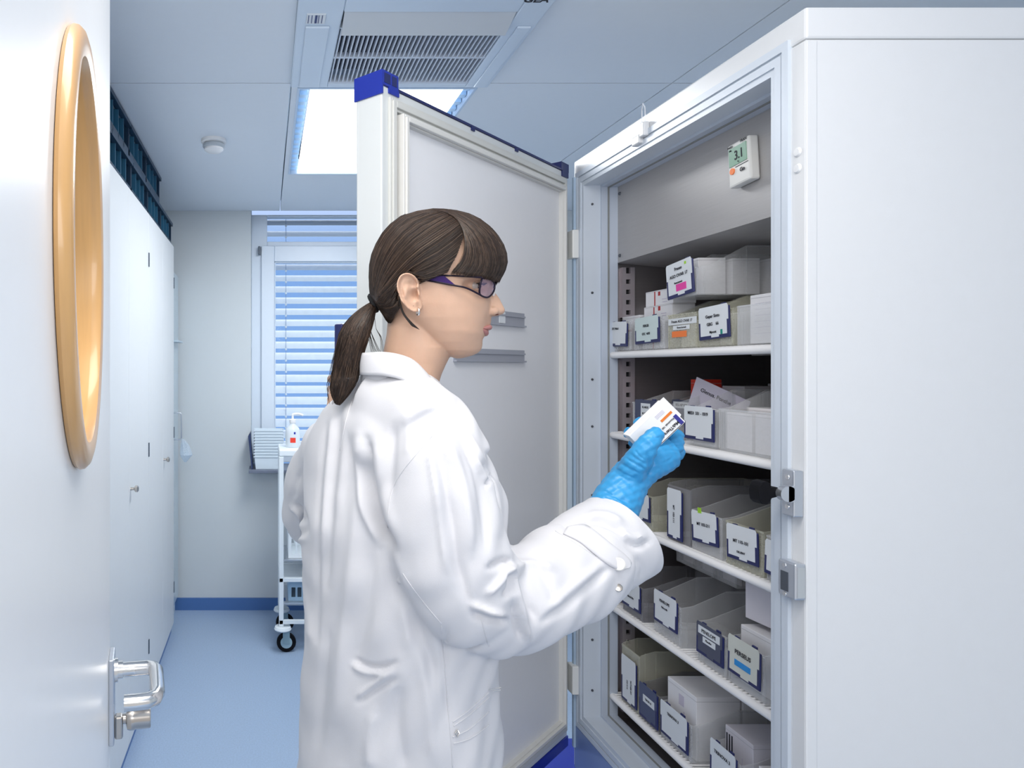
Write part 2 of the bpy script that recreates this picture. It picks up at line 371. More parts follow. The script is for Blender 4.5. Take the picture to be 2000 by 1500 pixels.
def basket(z, lab, mm, h=.13):
    t = thing('wire_basket', lab, 'basket', (.40, 3.68, z), group='plastic baskets in the trolley')
    b = MB()
    for y in (-.118, .112):
        b.box(-.28, .28, y, y+.006, 0, .02).box(-.28, .28, y, y+.006, h-.03, h)
        for k in range(19): b.box(-.28+k*.0307, -.28+k*.0307+.01, y, y+.006, .02, h-.03)
    b.box(-.286, -.28, -.118, .118, 0, h).box(.28, .286, -.118, .118, 0, h).box(-.28, .28, -.112, .112, 0, .004)
    b.build('shell', mm, t); return t
basket(.4735, 'white slotted basket inside the trolley, upper one', TM); basket(.2525, 'bluish slotted basket hanging below the lower trolley shelf', mat('basket_blue', (.30, .45, .60), .4), .10)
for z in (.4675, .2465):
    MB().box(tx0+.02, tx1-.02, ty0+.002, ty0+.012, z-.0+.001, z+.005).box(tx0+.02, tx1-.02, ty1-.012, ty1-.002, z+.001, z+.005).box(-.3, .3, ty0+.01, ty1-.01, z+.002, z+.005).build('runner', ALU, tr)
# disinfectant bottle
bt = thing('disinfectant_bottle', 'white pump bottle with a red square on the trolley top', 'bottle', (.14, 3.66, 1.0355))
MB().lathe([(.036, 0), (.038, .004), (.038, .085), (.034, .10), (.016, .118), (.014, .13)], n=28).build('bottle_body', plastic_clear('milky_bottle', (.9, .95, 1), .75, (.82, .88, .93)), bt, smooth=True)
MB().lathe([(.017, .128), (.017, .145), (.006, .15), (.006, .172)], n=20).tube([(0, 0, .172), (.03, -.004, .176), (.055, -.008, .168)], .006, 8).build('pump_head', WHITE, bt, smooth=True)
MB().box(-.014, .014, -.0395, -.0378, .026, .052).build('red_label', BRED, bt)
MB().box(.004, .014, -.0375, -.0360, .07, .082).build('blue_mark', BLUECAP, bt)
# trays
TRM = mat('pale_tray_plastic', (.70, .80, .88), .35)
for k in range(10):
    tt = MB(); a = .088; b = .07
    def tray(z0, h, mb):
        mb.add([(-a+.012, -b+.01, z0), (a-.012, -b+.01, z0), (a-.012, b-.01, z0), (-a+.012, b-.01, z0), (-a+.004, -b+.004, z0+h), (a-.004, -b+.004, z0+h), (a-.004, b-.004, z0+h), (-a+.004, b-.004, z0+h),
                (-a, -b, z0+h), (a, -b, z0+h), (a, b, z0+h), (-a, b, z0+h), (-a, -b, z0+h-.006), (a, -b, z0+h-.006), (a, b, z0+h-.006), (-a, b, z0+h-.006)],
               [(3, 2, 1, 0), (0, 1, 5, 4), (1, 2, 6, 5), (2, 3, 7, 6), (3, 0, 4, 7), (4, 5, 9, 8), (5, 6, 10, 9), (6, 7, 11, 10), (7, 4, 8, 11), (8, 9, 13, 12), (9, 10, 14, 13), (10, 11, 15, 14), (11, 8, 12, 15)])
    tray(0, .075 if k == 0 else .0755, tt)
    o = tt.build('plastic_tray', TRM, loc=(.015, 4.08, WZ0+.001+k*.0168))
    tag(o, 'pale plastic tray nested in the stack on the window sill, '+['bottom one', 'second from the bottom', 'third from the bottom', 'fourth from the bottom', 'fifth from the bottom', 'fifth from the top', 'fourth from the top', 'third from the top', 'second from the top', 'topmost'][k], 'tray', 'pale trays stacked on the window sill')
tag(MB().prism([(-.085, 0), (-.078, 0), (-.092, .21), (-.105, .19)], -.07, .07, 'y').build('document_folder', mat('dark_folder', (.02, .04, .12), .5), loc=(-.0, 4.08, WZ0+.001)), 'dark blue folder standing between the window reveal and the tray stack', 'folder')
# ---- blue box on the floor beyond the fridge
bb = thing('floor_crate', 'deep blue plastic crate on the floor beyond the fridge', 'crate', (1.02, 2.42, 0))
MB().box(-.33, .33, -.36, -.1, 0, .008).box(-.33, -.322, -.36, -.1, .008, .19).box(.322, .33, -.36, -.1, .008, .19).box(-.322, .322, -.36, -.352, .008, .19).box(-.322, .322, -.108, -.1, .008, .19).build('shell', BLUECAP, bb, bevel=.002)
MB().box(-.34, .34, -.37, -.09, .19, .205).build('lid', BLUECAP, bb, bevel=.003)
# ================================================================ entrance door (near left)
ang = math.radians(10.25)
DN = Vector((math.sin(ang), -math.cos(ang), 0))
dr = bpy.data.objects.new('door_1', None); COL.objects.link(dr); dr['kind'] = 'structure'
dr.location = (-.2352, 1.04, 0); dr.rotation_euler = (0, 0, math.atan2(DN.y, DN.x))   # local x to the hinge, local y to the room side (+X)
HOLC, HOLR, ZH = .528, .142, 1.534
DW = mat('door_laminate', (.88, .89, .90), .3)
sl = MB(); N = 64; TH = .045
outer = []
for k in range(N):
    a = 2*PI*k/N; c, s_ = math.cos(a), math.sin(a)
    tx = 1e9
    if c > 0: tx = min(tx, (.9-HOLC)/c)
    if c < 0: tx = min(tx, -HOLC/c)
    if s_ > 0: tx = min(tx, (2.02-ZH)/s_)
    if s_ < 0: tx = min(tx, (.01-ZH)/s_)
    outer.append((HOLC+c*tx, ZH+s_*tx))
corn = [(0, 2.02), (.9, 2.02), (.9, .01), (0, .01)]
inner = [(HOLC+HOLR*math.cos(2*PI*k/N), ZH+HOLR*math.sin(2*PI*k/N)) for k in range(N)]
for y in (0, -TH):
    vs = [(p, y, q) for p, q in outer]+[(p, y, q) for p, q in inner]
    sl.add(vs, [(k, (k+1) % N, N+(k+1) % N, N+k) for k in range(N)])
    for (cx_, cz_) in corn:
        for k in range(N):
            p, q = outer[k], outer[(k+1) % N]
            if abs(p[0]-q[0]) > 1e-6 and abs(p[1]-q[1]) > 1e-6 and (abs(p[0]-cx_) < 1e-6 or abs(q[0]-cx_) < 1e-6) and (abs(p[1]-cz_) < 1e-6 or abs(q[1]-cz_) < 1e-6):
                sl.add([(p[0], y, p[1]), (cx_, y, cz_), (q[0], y, q[1])], [(0, 1, 2)])
sl.add([(a, b, c) for a, c in corn for b in (0, -TH)], [(0, 1, 3, 2), (2, 3, 5, 4), (4, 5, 7, 6), (6, 7, 1, 0)])
sl.build('door_leaf', DW, dr)
BEECH = mat('beech_wood', (.66, .38, .15), .28, noise=.14, nscale=6, stretch=(2, 30, 2), coat=.3)
def ring(prof, n=96):
    vs = []; m = len(prof)
    for k in range(n):
        a = 2*PI*k/n
        for (r, h) in prof: vs.append((HOLC+r*math.cos(a), h, ZH+r*math.sin(a)))
    return MB().add(vs, [(k*m+i, k*m+(i+1) % m, ((k+1) % n)*m+(i+1) % m, ((k+1) % n)*m+i) for k in range(n) for i in range(m)])
pr = [(.157, .0005), (.1585, .003), (.158, .006), (.155, .009), (.150, .0105), (.144, .0105), (.139, .009), (.1365, .005), (.136, .0), (.136, -TH-.006), (.139, -TH-.009), (.144, -TH-.0105), (.150, -TH-.0105), (.155, -TH-.009), (.158, -TH-.006), (.157, -TH-.0005), (.1415, -TH-.0005), (.1415, .0005)]
ring(pr).build('porthole_ring', BEECH, dr, smooth=True)
ring([(.137, -.020), (.1325, -.020), (.1325, -.028), (.137, -.028)]).build('glazing_seal', BLACK, dr)
MB().lathe([(.133, -.022), (.133, -.026)], (HOLC, 0, ZH), 'y', 64).build('porthole_glass', plastic_clear('porthole_glass', (.97, .98, .98), .03, (.8, .8, .8), .02), dr)
LZ = 1.007
hs = MB().box(.002, .05, 0, .008, LZ-.10, LZ+.025).build('lever_plate', ALU, dr, bevel=.002)
pth = [(.026, .006, LZ), (.026, .035, LZ), (.026, .055, LZ), (.030, .064, LZ), (.040, .068, LZ), (.07, .068, LZ), (.11, .068, LZ), (.124, .064, LZ), (.130, .054, LZ), (.131, .04, LZ), (.131, .024, LZ)]
MB().tube(pth, .0105, 16).build('lever', CHROME, dr, smooth=True)
MB().lathe([(.017, .008), (.017, .013), (.0125, .013), (.0125, .02)], (.026, 0, LZ), 'y', 20).build('rosette', CHROME, dr, smooth=True)
cy = MB().box(.018, .033, .008, .020, LZ-.10, LZ-.066).build('lock_cylinder', NICKEL, dr, bevel=.003)
MB().lathe([(.007, .02), (.007, .024), (.015, .026), (.0165, .03), (.0165, .036), (.0155, .038), (.0155, .058), (.0145, .06)], (.0255, 0, LZ-.073), 'y', 28).build('turn_knob', NICKEL, cy, smooth=True)
MB().box(-.0015, -.0001, -.035, -.01, LZ-.16, LZ+.10).build('latch_plate', ALU, dr)

# ================================================================ fridge
FX = .88; FY0, FY1 = 1.127, 1.975; FZ0, FZ1 = .32, 2.04
fg = thing('medical_fridge', 'large white medical fridge standing open with stainless interior', 'fridge', (FX, 1.55, 0))
def R(mb): mb.v = [(x-FX, y-1.55, z) for x, y, z in mb.v]; return mb
OY0, OY1, OZ0, OZ1 = 1.2025, 1.913, .487, 1.957
FB = 1.66
sh = MB()
sh.box(FX+.0, FB, FY0, OY0-.01, FZ0, 1.986)            # near wall
sh.box(FX+.0, FB, OY1+.012, FY1, FZ0, 1.986)           # far wall
sh.box(FX+.05, FB, OY0-.01, OY1+.012, OZ1+.01, 1.986)  # top
sh.box(FX+.05, FB, OY0-.01, OY1+.012, FZ0, OZ0-.01)
sh.box(FB-.05, FB, OY0-.01, OY1+.012, OZ0-.01, OZ1+.01)
R(sh).build('cabinet_shell', FRIDGE, fg)
R(MB().box(FX-.001, FB, FY0-.001, FY1, 1.988, FZ1)).build('top_cap', FRIDGE, fg, bevel=.004)
MBs = R(MB().box(FX-.0008, FX+.02, FY0-.0006, FY0+.03, FZ0, 1.9865))
MBs.build('corner_profile', FRIDGE, fg, bevel=.003)
# frame profile around the opening
fp = MB()
def fring(a, b, x0, x1):   # a = outer margin, b = inner margin measured from the opening
    fp.box(x0, x1, OY0-a, OY0-b, OZ0-a, OZ1+a).box(x0, x1, OY1+b, OY1+a, OZ0-a, OZ1+a)
    fp.box(x0, x1, OY0-b, OY1+b, OZ1+b, OZ1+a).box(x0, x1, OY0-b, OY1+b, OZ0-a, OZ0-b)
fring(.044, .030, FX-.006, FX+.03); fring(.030, .026, FX-.002, FX+.03); fring(.026, .012, FX-.005, FX+.03)
fring(.012, .0, FX-.002, FX+.045)
R(fp).build('front_frame', FRAMEM, fg)
fp = MB(); fring(.004, -.006, FX+.045, FX+.09); R(fp).build('inner_reveal', mat('reveal_profile', (.50, .56, .66), .35), fg)
fp = MB(); fring(.002, -.0085, FX+.062, FX+.066); R(fp).build('reveal_groove', GROOVE, fg)
# liner
IY0, IY1, IZ0, IZ1 = OY0, 1.923, .478, 1.966; IXB = 1.6
ln = MB().box(FX+.09, IXB, IY0-.004, IY0, IZ0, IZ1).box(FX+.09, IXB, IY1, IY1+.003, IZ0, IZ1).box(IXB, IXB+.004, IY0, IY1, IZ0, IZ1).box(FX+.09, IXB, IY0, IY1, IZ0-.004, IZ0).box(FX+.09, IXB, IY0, IY1, IZ1, IZ1+.004)
R(ln).build('steel_liner', STEEL, fg)
R(MB().prism([(.97, 1.742), (.97, 1.952), (.976, 1.952), (.976, 1.742), (1.55, 1.70), (1.55, 1.694)], IY0+.004, IY1-.003, 'y')).build('evaporator_cover', STEELP, fg)
sc = MB()
for zz in (1.50, 1.52): pass
for (z_) in (1.905, 1.66, 1.42, 1.29, 1.10, .90, .70, .56): sc.lathe([(.0, .0), (.0035, 0), (.003, -.002), (.0005, -.002)], (FX+.022, OY1-.0006, z_), 'y', 10)
for y_, z_ in ((1.895, 1.93), (1.895, 1.76), (1.3, 1.93)): sc.lathe([(.0005, -.003), (.004, -.003), (.005, 0), (.0005, 0)], (.97, y_, z_), 'x', 10)
R(sc).build('screws', mat('screw_grey', (.12, .13, .15), .3, metal=.6), fg)
# uprights with square holes
for X in (.985, 1.42):
    u = MB(); Y_ = IY1
    u.box(X, X+.010, Y_-.012, Y_, .5, 1.73).box(X+.022, X+.034, Y_-.012, Y_, .5, 1.73)
    z = .5
    while z < 1.72: u.box(X+.010, X+.022, Y_-.012, Y_, z, z+.016); z += .0285
    R(MB().box(X+.009, X+.023, Y_-.0035, Y_-.0005, .5, 1.73)).build('slot_shade_strip', mat('slot_shade_black', (.006, .006, .008), .8), fg)  # black backing strip stands in for the shade inside the square holes
    R(u).build('shelf_upright', mat('upright_steel', (.55, .50, .54), .35, metal=.6), fg)
# hinges and fittings on the front
for zz in (1.80, .575):
    hg = R(MB().box(FX-.022, FX-.003, 1.936, 1.972, zz-.04, zz+.04)).build('hinge', mat('hinge_white', (.75, .76, .75), .35), fg, bevel=.003)
R(MB().box(FX-.012, FX-.003, 1.952, 1.962, .38, 1.99)).build('hinge_rail', mat('rail_blue_grey', (.40, .52, .66), .3), fg)
lb = R(MB().box(.862, .8788, 1.130, 1.156, 1.207, 1.283)).build('latch_bracket', ALU, fg, bevel=.002)
lc = MB()
for zz in (1.271, 1.222): lc.lathe([(.0008, .8605), (.004, .8605), (.0045, .862), (.0008, .862)], (0, 1.143, zz), 'x', 14)
R(lc).build('latch_screw', CHROME, lb)
lc = MB().lathe([(.0008, -.006), (.013, -.006), (.013, .006), (.0008, .006)], (.853, 1.134, 1.245), 'y', 22).box(.853, .8625, 1.128, 1.140, 1.232, 1.258)
R(lc).build('latch_pivot', ALU, lb, smooth=True)
la = MB().prism([(.852, 1.238), (.852, 1.252), (.842, 1.2545), (.834, 1.254), (.832, 1.260), (.826, 1.264), (.818, 1.262), (.814, 1.256), (.812, 1.246), (.814, 1.232), (.819, 1.226), (.827, 1.226), (.832, 1.231), (.834, 1.236), (.842, 1.238)], 1.140, 1.164, 'y')
R(la).build('latch_arm', BLACK, fg, bevel=.001)
kp = R(MB().box(.860, .8788, 1.125, 1.162, 1.072, 1.132)).build('strike_plate', ALU, fg, bevel=.003)
R(MB().box(.8592, .8602, 1.139, 1.155, 1.082, 1.114)).build('strike_recess', mat('recess_grey', (.06, .07, .09), .4), kp)
R(MB().box(.864, .876, 1.1236, 1.1252, 1.077, 1.126)).build('strike_worn_face', CHROME, kp)
kl = MB()
for zz in (1.077, 1.124): kl.lathe([(.0008, .8588), (.0038, .8588), (.0042, .860), (.0008, .860)], (0, 1.147, zz), 'x', 12)
R(kl).build('strike_screw', CHROME, kp)
for zz in (1.808, 1.781):
    R(MB().lathe([(.0008, FX-.0042), (.006, FX-.004), (.0085, FX-.001)], (0, 1.143, zz), 'x', 18)).build('plug', FRIDGE, fg, smooth=True)
cl = MB().box(FX-.016, FX-.0015, 1.583, 1.603, 1.985, 2.018).box(FX-.014, FX-.0015, 1.606, 1.640, 1.975, 1.996)
R(cl).build('cable_clip', FRIDGE, fg, bevel=.003)
R(MB().tube([(FX-.008, 1.59, 2.018), (FX-.01, 1.588, 2.05), (FX-.008, 1.60, 2.064), (FX-.006, 1.608, 2.05), (FX-.008, 1.605, 2.0)], .0015, 6)).build('cable_loop', plastic_clear('clear_tube', (.95, .97, 1), .4), fg)
R(MB().box(FX+.012, FB, FY0+.01, FY1-.005, .0, FZ0-.001)).build('base_plinth', BLUECAP, fg)
R(MB().box(FX+.0, FX+.0115, FY0+.02, 1.85, .285, .318)).build('plinth_trim', FRIDGE, fg)
R(MB().box(FX-.006, FX+.001, OY0-.04, 1.96, FZ0+.002, OZ0-.046)).build('lower_panel', mat('lower_panel_blue', (.20, .28, .50), .25), fg)

# ---- fridge door
H = Vector((.868, 1.990, 0)); Fp = Vector((.2285, 1.366, 0)); DL = (Fp-H).length; dd = (Fp-H).normalized()
fd = bpy.data.objects.new('fridge_door', None); COL.objects.link(fd); fd.parent = fg
fd.matrix_local = Matrix.Translation((H.x-FX, H.y-1.55, 0)) @ Matrix.Rotation(math.atan2(dd.y, dd.x), 4, 'Z')
# local: x 0..DL (hinge to free edge), +y towards camera
DT = .064
FDZ0 = .395
MB().box(.004, DL-.0, -DT, -.0, FDZ0, 2.012).build('door_slab', mat('fridge_door_enamel', (.66, .69, .70), .33), fd, bevel=.003)
def dring(mb, a, b, y0, y1):
    zt, zb = 2.012, FDZ0
    x0, x1 = .0, DL
    mb.box(x0+a, x0+b, y0, y1, zb+a, zt-a).box(x1-b, x1-a, y0, y1, zb+a, zt-a).box(x0+b, x1-b, y0, y1, zt-b, zt-a).box(x0+b, x1-b, y0, y1, zb+a, zb+b)
m1 = MB(); dring(m1, .020, .026, 0, .006); dring(m1, .026, .038, 0, .010); dring(m1, .038, .044, 0, .005)
m1.build('outer_gasket', CREAM, fd, bevel=.0008, seg=1)
m2 = MB(); dring(m2, .044, .049, 0, .001); m2.build('gasket_groove', GROOVE, fd)
m3 = MB(); dring(m3, .049, .055, 0, .018); dring(m3, .055, .064, 0, .022); dring(m3, .064, .067, 0, .014)
m3.build('inner_gasket', mat('inner_lip_vinyl', (.70, .70, .68), .4), fd, bevel=.001, seg=1)
MB().box(.067, DL-.067, .0, .003, FDZ0+.067, 2.012-.067).build('inner_panel', DOORIN, fd)
for (xa, xb, za, zb) in ((DL-.607, DL-.262, 1.466, 1.497), (DL-.607, DL-.40, 1.556, 1.592)):
    br = MB().box(xa, xb, .003, .006, za, zb).box(xa, xb, .006, .012, za, za+.004).box(xa, xb, .006, .009, zb-.012, zb-.008).build('card_rail', mat('rail_grey', (.36, .38, .44), .3), fd)
MB().box(DL-.50, DL-.47, .006, .0075, 1.562, 1.59).build('paper_scrap', CARD, fd)
ec = MB().box(DL-.052, DL+.003, -DT-.003, .003, 2.012, 2.041).box(DL-.001, DL+.003, -DT-.003, .003, 1.994, 2.012).box(DL-.055, DL-.02, .0, .003, 2.0, 2.012)
ec.build('free_end_cap', BLUECAP, fd)
mo = MB().box(DL-.024, DL-.004, .003, .0036, 2.017, 2.036).box(DL-.046, DL-.030, .003, .0036, 2.017, 2.036)
mo.build('cap_recess', NAVY, fd)
MB().box(.05, DL-.052, -DT, .002, 2.012, 2.017).box(DL-.36, DL-.345, .0, .003, 2.004, 2.012).box(DL-.58, DL-.565, .0, .003, 2.004, 2.012).build('top_strip', NAVY, fd)
MB().box(.0, .05, -DT, .003, 2.012, 2.036).box(.004, .045, .0, .004, 1.996, 2.012).build('hinge_end_cap', NAVY, fd)
MB().box(.0, DL, -DT, .002, FDZ0-.03, FDZ0).build('bottom_cap', BLUECAP, fd, bevel=.002)
hd = MB().box(DL-.035, DL-.010, -DT-.068, -DT-.045, 1.24, 1.545).build('door_handle', NAVY, fd, bevel=.004)
for zz in (1.26, 1.50): MB().box(DL-.032, DL-.013, -DT-.046, -DT+.001, zz, zz+.025).build('handle_post', NAVY, hd)

# ---- wire shelves
SHX = .948
zs = [1.497, 1.277, 1.045, .802, .556]
snames = ['topmost', 'second from the top', 'middle', 'fourth from the top', 'lowest']
for i, z in enumerate(zs):
    t = thing('wire_shelf', 'white coated wire shelf in the open fridge, '+snames[i], 'shelf', (SHX, 1.56, z), group='white wire shelves in the fridge')
    a, b = IY0-1.56+.015, IY1-1.56-.006
    MB().tube([(.008, a, -.010), (.008, b, -.010)], .009, 12).build('front_rail', RAIL, t, smooth=True)
    w_ = MB(); y = a+.008
    while y < b: w_.tube([(.008, y, -.0035), (.60, y, -.0035)], .0032, 5, cap=False); y += .0125
    for x in (.2, .4, .585): w_.tube([(x, a, -.009), (x, b, -.009)], .0028, 5, cap=False)
    w_.build('wire_grid', RAIL, t, smooth=True)
    MB().box(.03, .09, b-.004, b, -.014, -.004).build('shelf_clip', ALU, t)
# ---- temperature logger
TL = thing('temperature_logger', 'small white digital temperature logger showing 3.1 on the steel panel', 'thermometer', (.969, 1.389, 1.866))
tl = Matrix.Rotation(math.radians(-4), 4, 'X')
def T_(mb): return mb.xf(tl)
LGW = mat('logger_plastic', (.72, .72, .70), .35)
T_(MB().box(-.020, 0, -.032, .032, -.046, .043)).build('case', LGW, TL, bevel=.004)
T_(MB().box(-.0215, -.0195, -.025, .026, -.004, .033)).build('display', mat('lcd_green', (.25, .42, .32), .2), TL)
LM = lambda y, z: tl @ frame((-.0218, y, z), (0, -1, 0), (0, 0, 1))
text('digits', '3.1', .026, LM(-.004, .014), INK, TL, bold=.0004, sxx=.85)
text('lettering', 'FRAN', .0075, LM(-.019, .038), INK, TL)
text('lettering', 'testo', .0075, LM(.020, .0368), INK, TL)
text('lettering', 'Min', .005, LM(.020, .029), INK, TL); text('lettering', '°C', .006, LM(-.002, -.0005), INK, TL)
text('lettering', 'Go', .011, LM(-.012, -.019), INK, TL, bold=.0003)
T_(MB().lathe([(.0005, -.0222), (.0065, -.0222), (.0065, -.020)], (0, .018, -.014), 'x', 20)).build('orange_button', ORANGE, TL)
T_(MB().box(-.0212, -.0199, -.028, .009, -.0085, -.0078)).build('printed_line', INK, TL)

# ---- bins
SHELF = ['topmost shelf', 'second shelf', 'middle shelf', 'fourth shelf', 'lowest shelf']
def clear_box(t, w, hf, hb, dep, m, slant=.075):
    """open bin, front at local x=0, width along y, going back in +x"""
    mb = MB(); th = .0022; h = w/2
    prof = [(0, 0), (dep, 0), (dep, hb), (slant+.03, hb), (slant*.35, hf+.004), (0, hf)]
    for y in (-h, h-th): mb.prism([(p, q) for p, q in prof], y, y+th, 'y')
    mb.box(0, dep, -h+th, h-th, 0, th).box(0, th, -h+th, h-th, th, hf).box(dep-th, dep, -h+th, h-th, th, hb)
    # ribs and rim
    for y in (-h-.0008, h):
        for xx in (.012, slant+.03, .17, .178, dep-.01): mb.box(xx, xx+.002, y, y+.0008, .004, min(hf if xx < slant else hb, hb)-.004)
    for y in (-h-.0016, h):
        mb.box(slant+.03, dep, y, y+.0016, hb-.003, hb)
    mb.box(-.0016, 0, -h, h, hf-.003, hf).box(-.0012, 0, -h+.003, -h+.005, .004, hf-.004).box(-.0012, 0, h-.005, h-.003, .004, hf-.004)
    return mb.build('tub', m, t)
def card(t, w, h, zc, yc, lines=(), holder=True, cm=None, tilt=0.0, vertical=False, face=None, extra=()):
    """navy holder with a paper card in front of the bin; lines: (text, size, dz, dy)"""
    cm = cm or CARD
    M = Matrix.Translation((-.006, yc, zc)) @ Matrix.Rotation(tilt, 4, 'X')
    hw, hh = w/2, h/2
    hold = MB()
    hold.box(.0, .0035, -hw-.0015, hw+.0015, -hh-.002, hh-.004)
    if not vertical:
        hold.box(.001, .005, -hw*.75, -hw*.45, hh-.004, hh+.004).box(.001, .005, hw*.35, hw*.65, hh-.004, hh+.002)
    hold.xf(M)
    ho = hold.build('card_holder', NAVY, t, bevel=.0012, seg=1)
    e = .0060; ii = .003 if not vertical else .002
    pts = [(-hw+e, -hh+e), (-hw*.35, -hh+e), (-hw*.35, -hh+.0015), (hw*.15, -hh+.0015), (hw*.15, -hh+e), (hw-e, -hh+e), (hw-e, hh*.05), (hw-.0008, hh*.05), (hw-.0008, hh-.004), (hw-.004, hh+.001), (-hw+.004, hh+.001), (-hw+.0008, hh-.004), (-hw+.0008, hh*.05), (-hw+e, hh*.05)]
    c = MB().prism(pts, -.0008, -.0001, 'x').xf(M).build('card', cm, ho)
    for (s, size, dz, dy) in lines:
        if vertical: Mt = M @ frame((-.0019, dy, dz), (0, 0, -1), (0, -1, 0))
        else: Mt = M @ frame((-.0019, dy, dz), (0, -1, 0), (0, 0, 1))
        text('lettering', s, size, Mt, INK, ho, bold=.00012, ext=.0002)
    for (y0, y1, z0, z1, mm, nm) in extra:
        MB().box(-.0016, -.0009, min(y0, y1), max(y0, y1), z0, z1).xf(M).build(nm, mm, ho)
    return ho
def bin_(si, pl, pr, lab, hf=.08, hb=.115, dep=.30, X=.962, m=None, z=None, **cd):
    Ya, Yb = YX(pl, X), YX(pr, X)
    z0 = zs[si] if z is None else z
    t = thing('storage_bin', lab, 'bin', (X, (Ya+Yb)/2, z0+.0005), group='clear storage bins in the fridge')
    w = Ya-Yb
    clear_box(t, w, hf, hb, dep, m or CLEAR, cd.get('slant', .075))
    if 'cw' in cd:
        card(t, w*cd['cw'], cd['ch'], cd.get('cz', hf/2), cd.get('cy', 0)*w, cd.get('lines', ()), cm=cd.get('cm'), tilt=cd.get('tilt', 0), vertical=cd.get('vertical', False), extra=cd.get('extra', ()))
    return t, w
CN = 0
def carton(x, y, z, dx, dy, dz, lab, m=None, rz=0.0, prints=(), grp='white medicine cartons in the fridge'):
    """x,y = centre, z = bottom"""
    t = thing('medicine_carton', lab, 'box', (x, y, z), rz, group=grp)
    MB().box(-dx/2, dx/2, -dy/2, dy/2, 0, dz).build('carton', m or BOXW, t, bevel=.0008, seg=1)
    # flap seams
    MB().box(-dx/2-.0003, dx/2+.0003, -dy/2-.0003, dy/2+.0003, dz*.93, dz*.93+.0008).build('flap_seam', mat('seam_grey', (.45, .45, .48), .6), t)
    for (face, a0, a1, z0, z1, mm) in prints:
        if face == 'x': MB().box(-dx/2-.0006, -dx/2-.0001, a0, a1, z0, z1).build('print', mm, t)
        else: MB().box(a0, a1, -dy/2-.0006, -dy/2-.0001, z0, z1).build('print', mm, t)
    return t
# --- shelf 1
bin_(0, 1190, 1233, 'clear bin at the hinge end of the topmost shelf, pale card reading ESTE 90661', cw=.86, ch=.064, cz=.047, cy=.03, lines=[('ESTE 90661', .008, .014, .008)], tilt=.04)
t, w = bin_(0, 1239, 1298, 'clear bin on the topmost shelf with pale greenish card reading FERGB', cw=.78, ch=.064, cz=.050, cy=.0, cm=mat('mint_card', (.62, .74, .74), .5), lines=[('FERGB', .009, .01, 0), ('GTC  4692', .008, -.010, 0)], tilt=-.03)
t, w = bin_(0, 1305, 1362, 'clear bin on the topmost shelf with taped strips and an orange sticker', m=CLEARY)
stn = MB().box(-.0016, -.0008, -w*.49, w*.47, .055, .070).build('paper_strip', CARD, t); text('lettering', 'Frauen AGO OVAR 17', .0088, frame((-.0019, 0, .0625), (0, -1, 0), (0, 0, 1)), INK, stn, bold=.0001, sxx=.95, ext=.0002)
stn = MB().box(-.0016, -.0008, -w*.26, w*.30, .043, .053).build('paper_strip', CARD, t); text('lettering', 'Bevacizumab', .0068, frame((-.0019, 0, .048), (0, -1, 0), (0, 0, 1)), INK, stn, ext=.0002)
stn = MB().box(-.0016, -.0008, -w*.16, w*.34, .026, .040).build('orange_sticker', ORANGE, t)
bin_(0, 1366, 1434, 'clear bin on the topmost shelf with card reading Gepar Sixto', m=CLEARY, hf=.078, cw=.86, ch=.068, cz=.052, lines=[('Gepar Sixto', .0095, .013, 0), ('GBG    66', .0095, -.004, 0), ('Myocet', .0075, -.021, 0)], tilt=-.05, extra=[(-.030, -.024, -.028, -.018, GREEN, 'green_dot')])
bin_(0, 1440, 1512, 'clear bin on the topmost shelf against the near frame post, filled with cartons', hf=.08)
# stacked bin
bin_(0, 1302, 1364, 'clear bin stacked on top of others with card marked by a magenta strip', z=1.6135, hf=.062, hb=.108, X=.955, m=CLEAR, cw=.82, ch=.078, cz=.043, lines=[('Frauen', .0105, .024, 0), ('AGO OVAR 17', .0105, .008, 0), ('Bevacizumab', .006, -.008, .002)], tilt=-.10, extra=[(-.026, .012, -.028, -.012, PINK, 'magenta_strip'), (-.030, -.024, .028, .034, LIME, 'lime_dot')])
for k, (dx, dy, wy, hh) in enumerate(((.045, .008, .05, .085), (.115, .01, .075, .082), (.19, .0, .08, .08))):
    Yc = (YX(1302, .955)+YX(1364, .955))/2
    carton(.955+dx+.01, Yc+dy-.005, 1.6165, .062, wy, hh, 'white blank carton inside the stacked upper bin, '+['front one', 'second from the front', 'rear one'][k])
def inbin(si, pl, pr, X=.962):
    Ya, Yb = YX(pl, X), YX(pr, X); return (Ya+Yb)/2, Ya-Yb
yc, w = inbin(0, 1239, 1298)
carton(1.01, yc, 1.5, .06, w-.012, .068, 'white carton with dark red bands standing in the bin below the top two', prints=[('x', .01, .014, .0, .066, RED), ('x', -.016, -.008, .054, .066, RED)])
carton(1.012, yc, 1.5685, .056, w-.012, .040, 'white carton with a dark red band stacked on the red-banded carton', prints=[('x', .014, .018, 0, .037, RED), ('x', -.012, -.003, .027, .038, RED), ('x', -.038, -.020, .012, .014, LILAC), ('x', -.038, -.016, .018, .020, LILAC)])
carton(1.013, yc-.004, 1.609, .056, w-.016, .038, 'white carton with red stripes, topmost of the red-banded stack', prints=[('x', .016, .020, 0, .036, RED), ('x', -.006, .003, .024, .034, RED), ('x', -.036, -.016, .006, .008, LILAC), ('x', -.036, -.014, .013, .015, LILAC)])
yc, w = inbin(0, 1190, 1233)
carton(1.015, yc-.005, 1.5, .06, w-.015, .092, 'white carton with small dark red print in the bin at the hinge end', prints=[('x', -.012, .014, .050, .056, RED)])
carton(1.09, yc, 1.5, .06, w-.015, .125, 'tall white carton behind the one with dark red print, hinge end')
yc, w = inbin(0, 1305, 1362); carton(1.03, yc, 1.5, .08, w-.012, .062, 'low white carton inside the bin with the orange sticker')
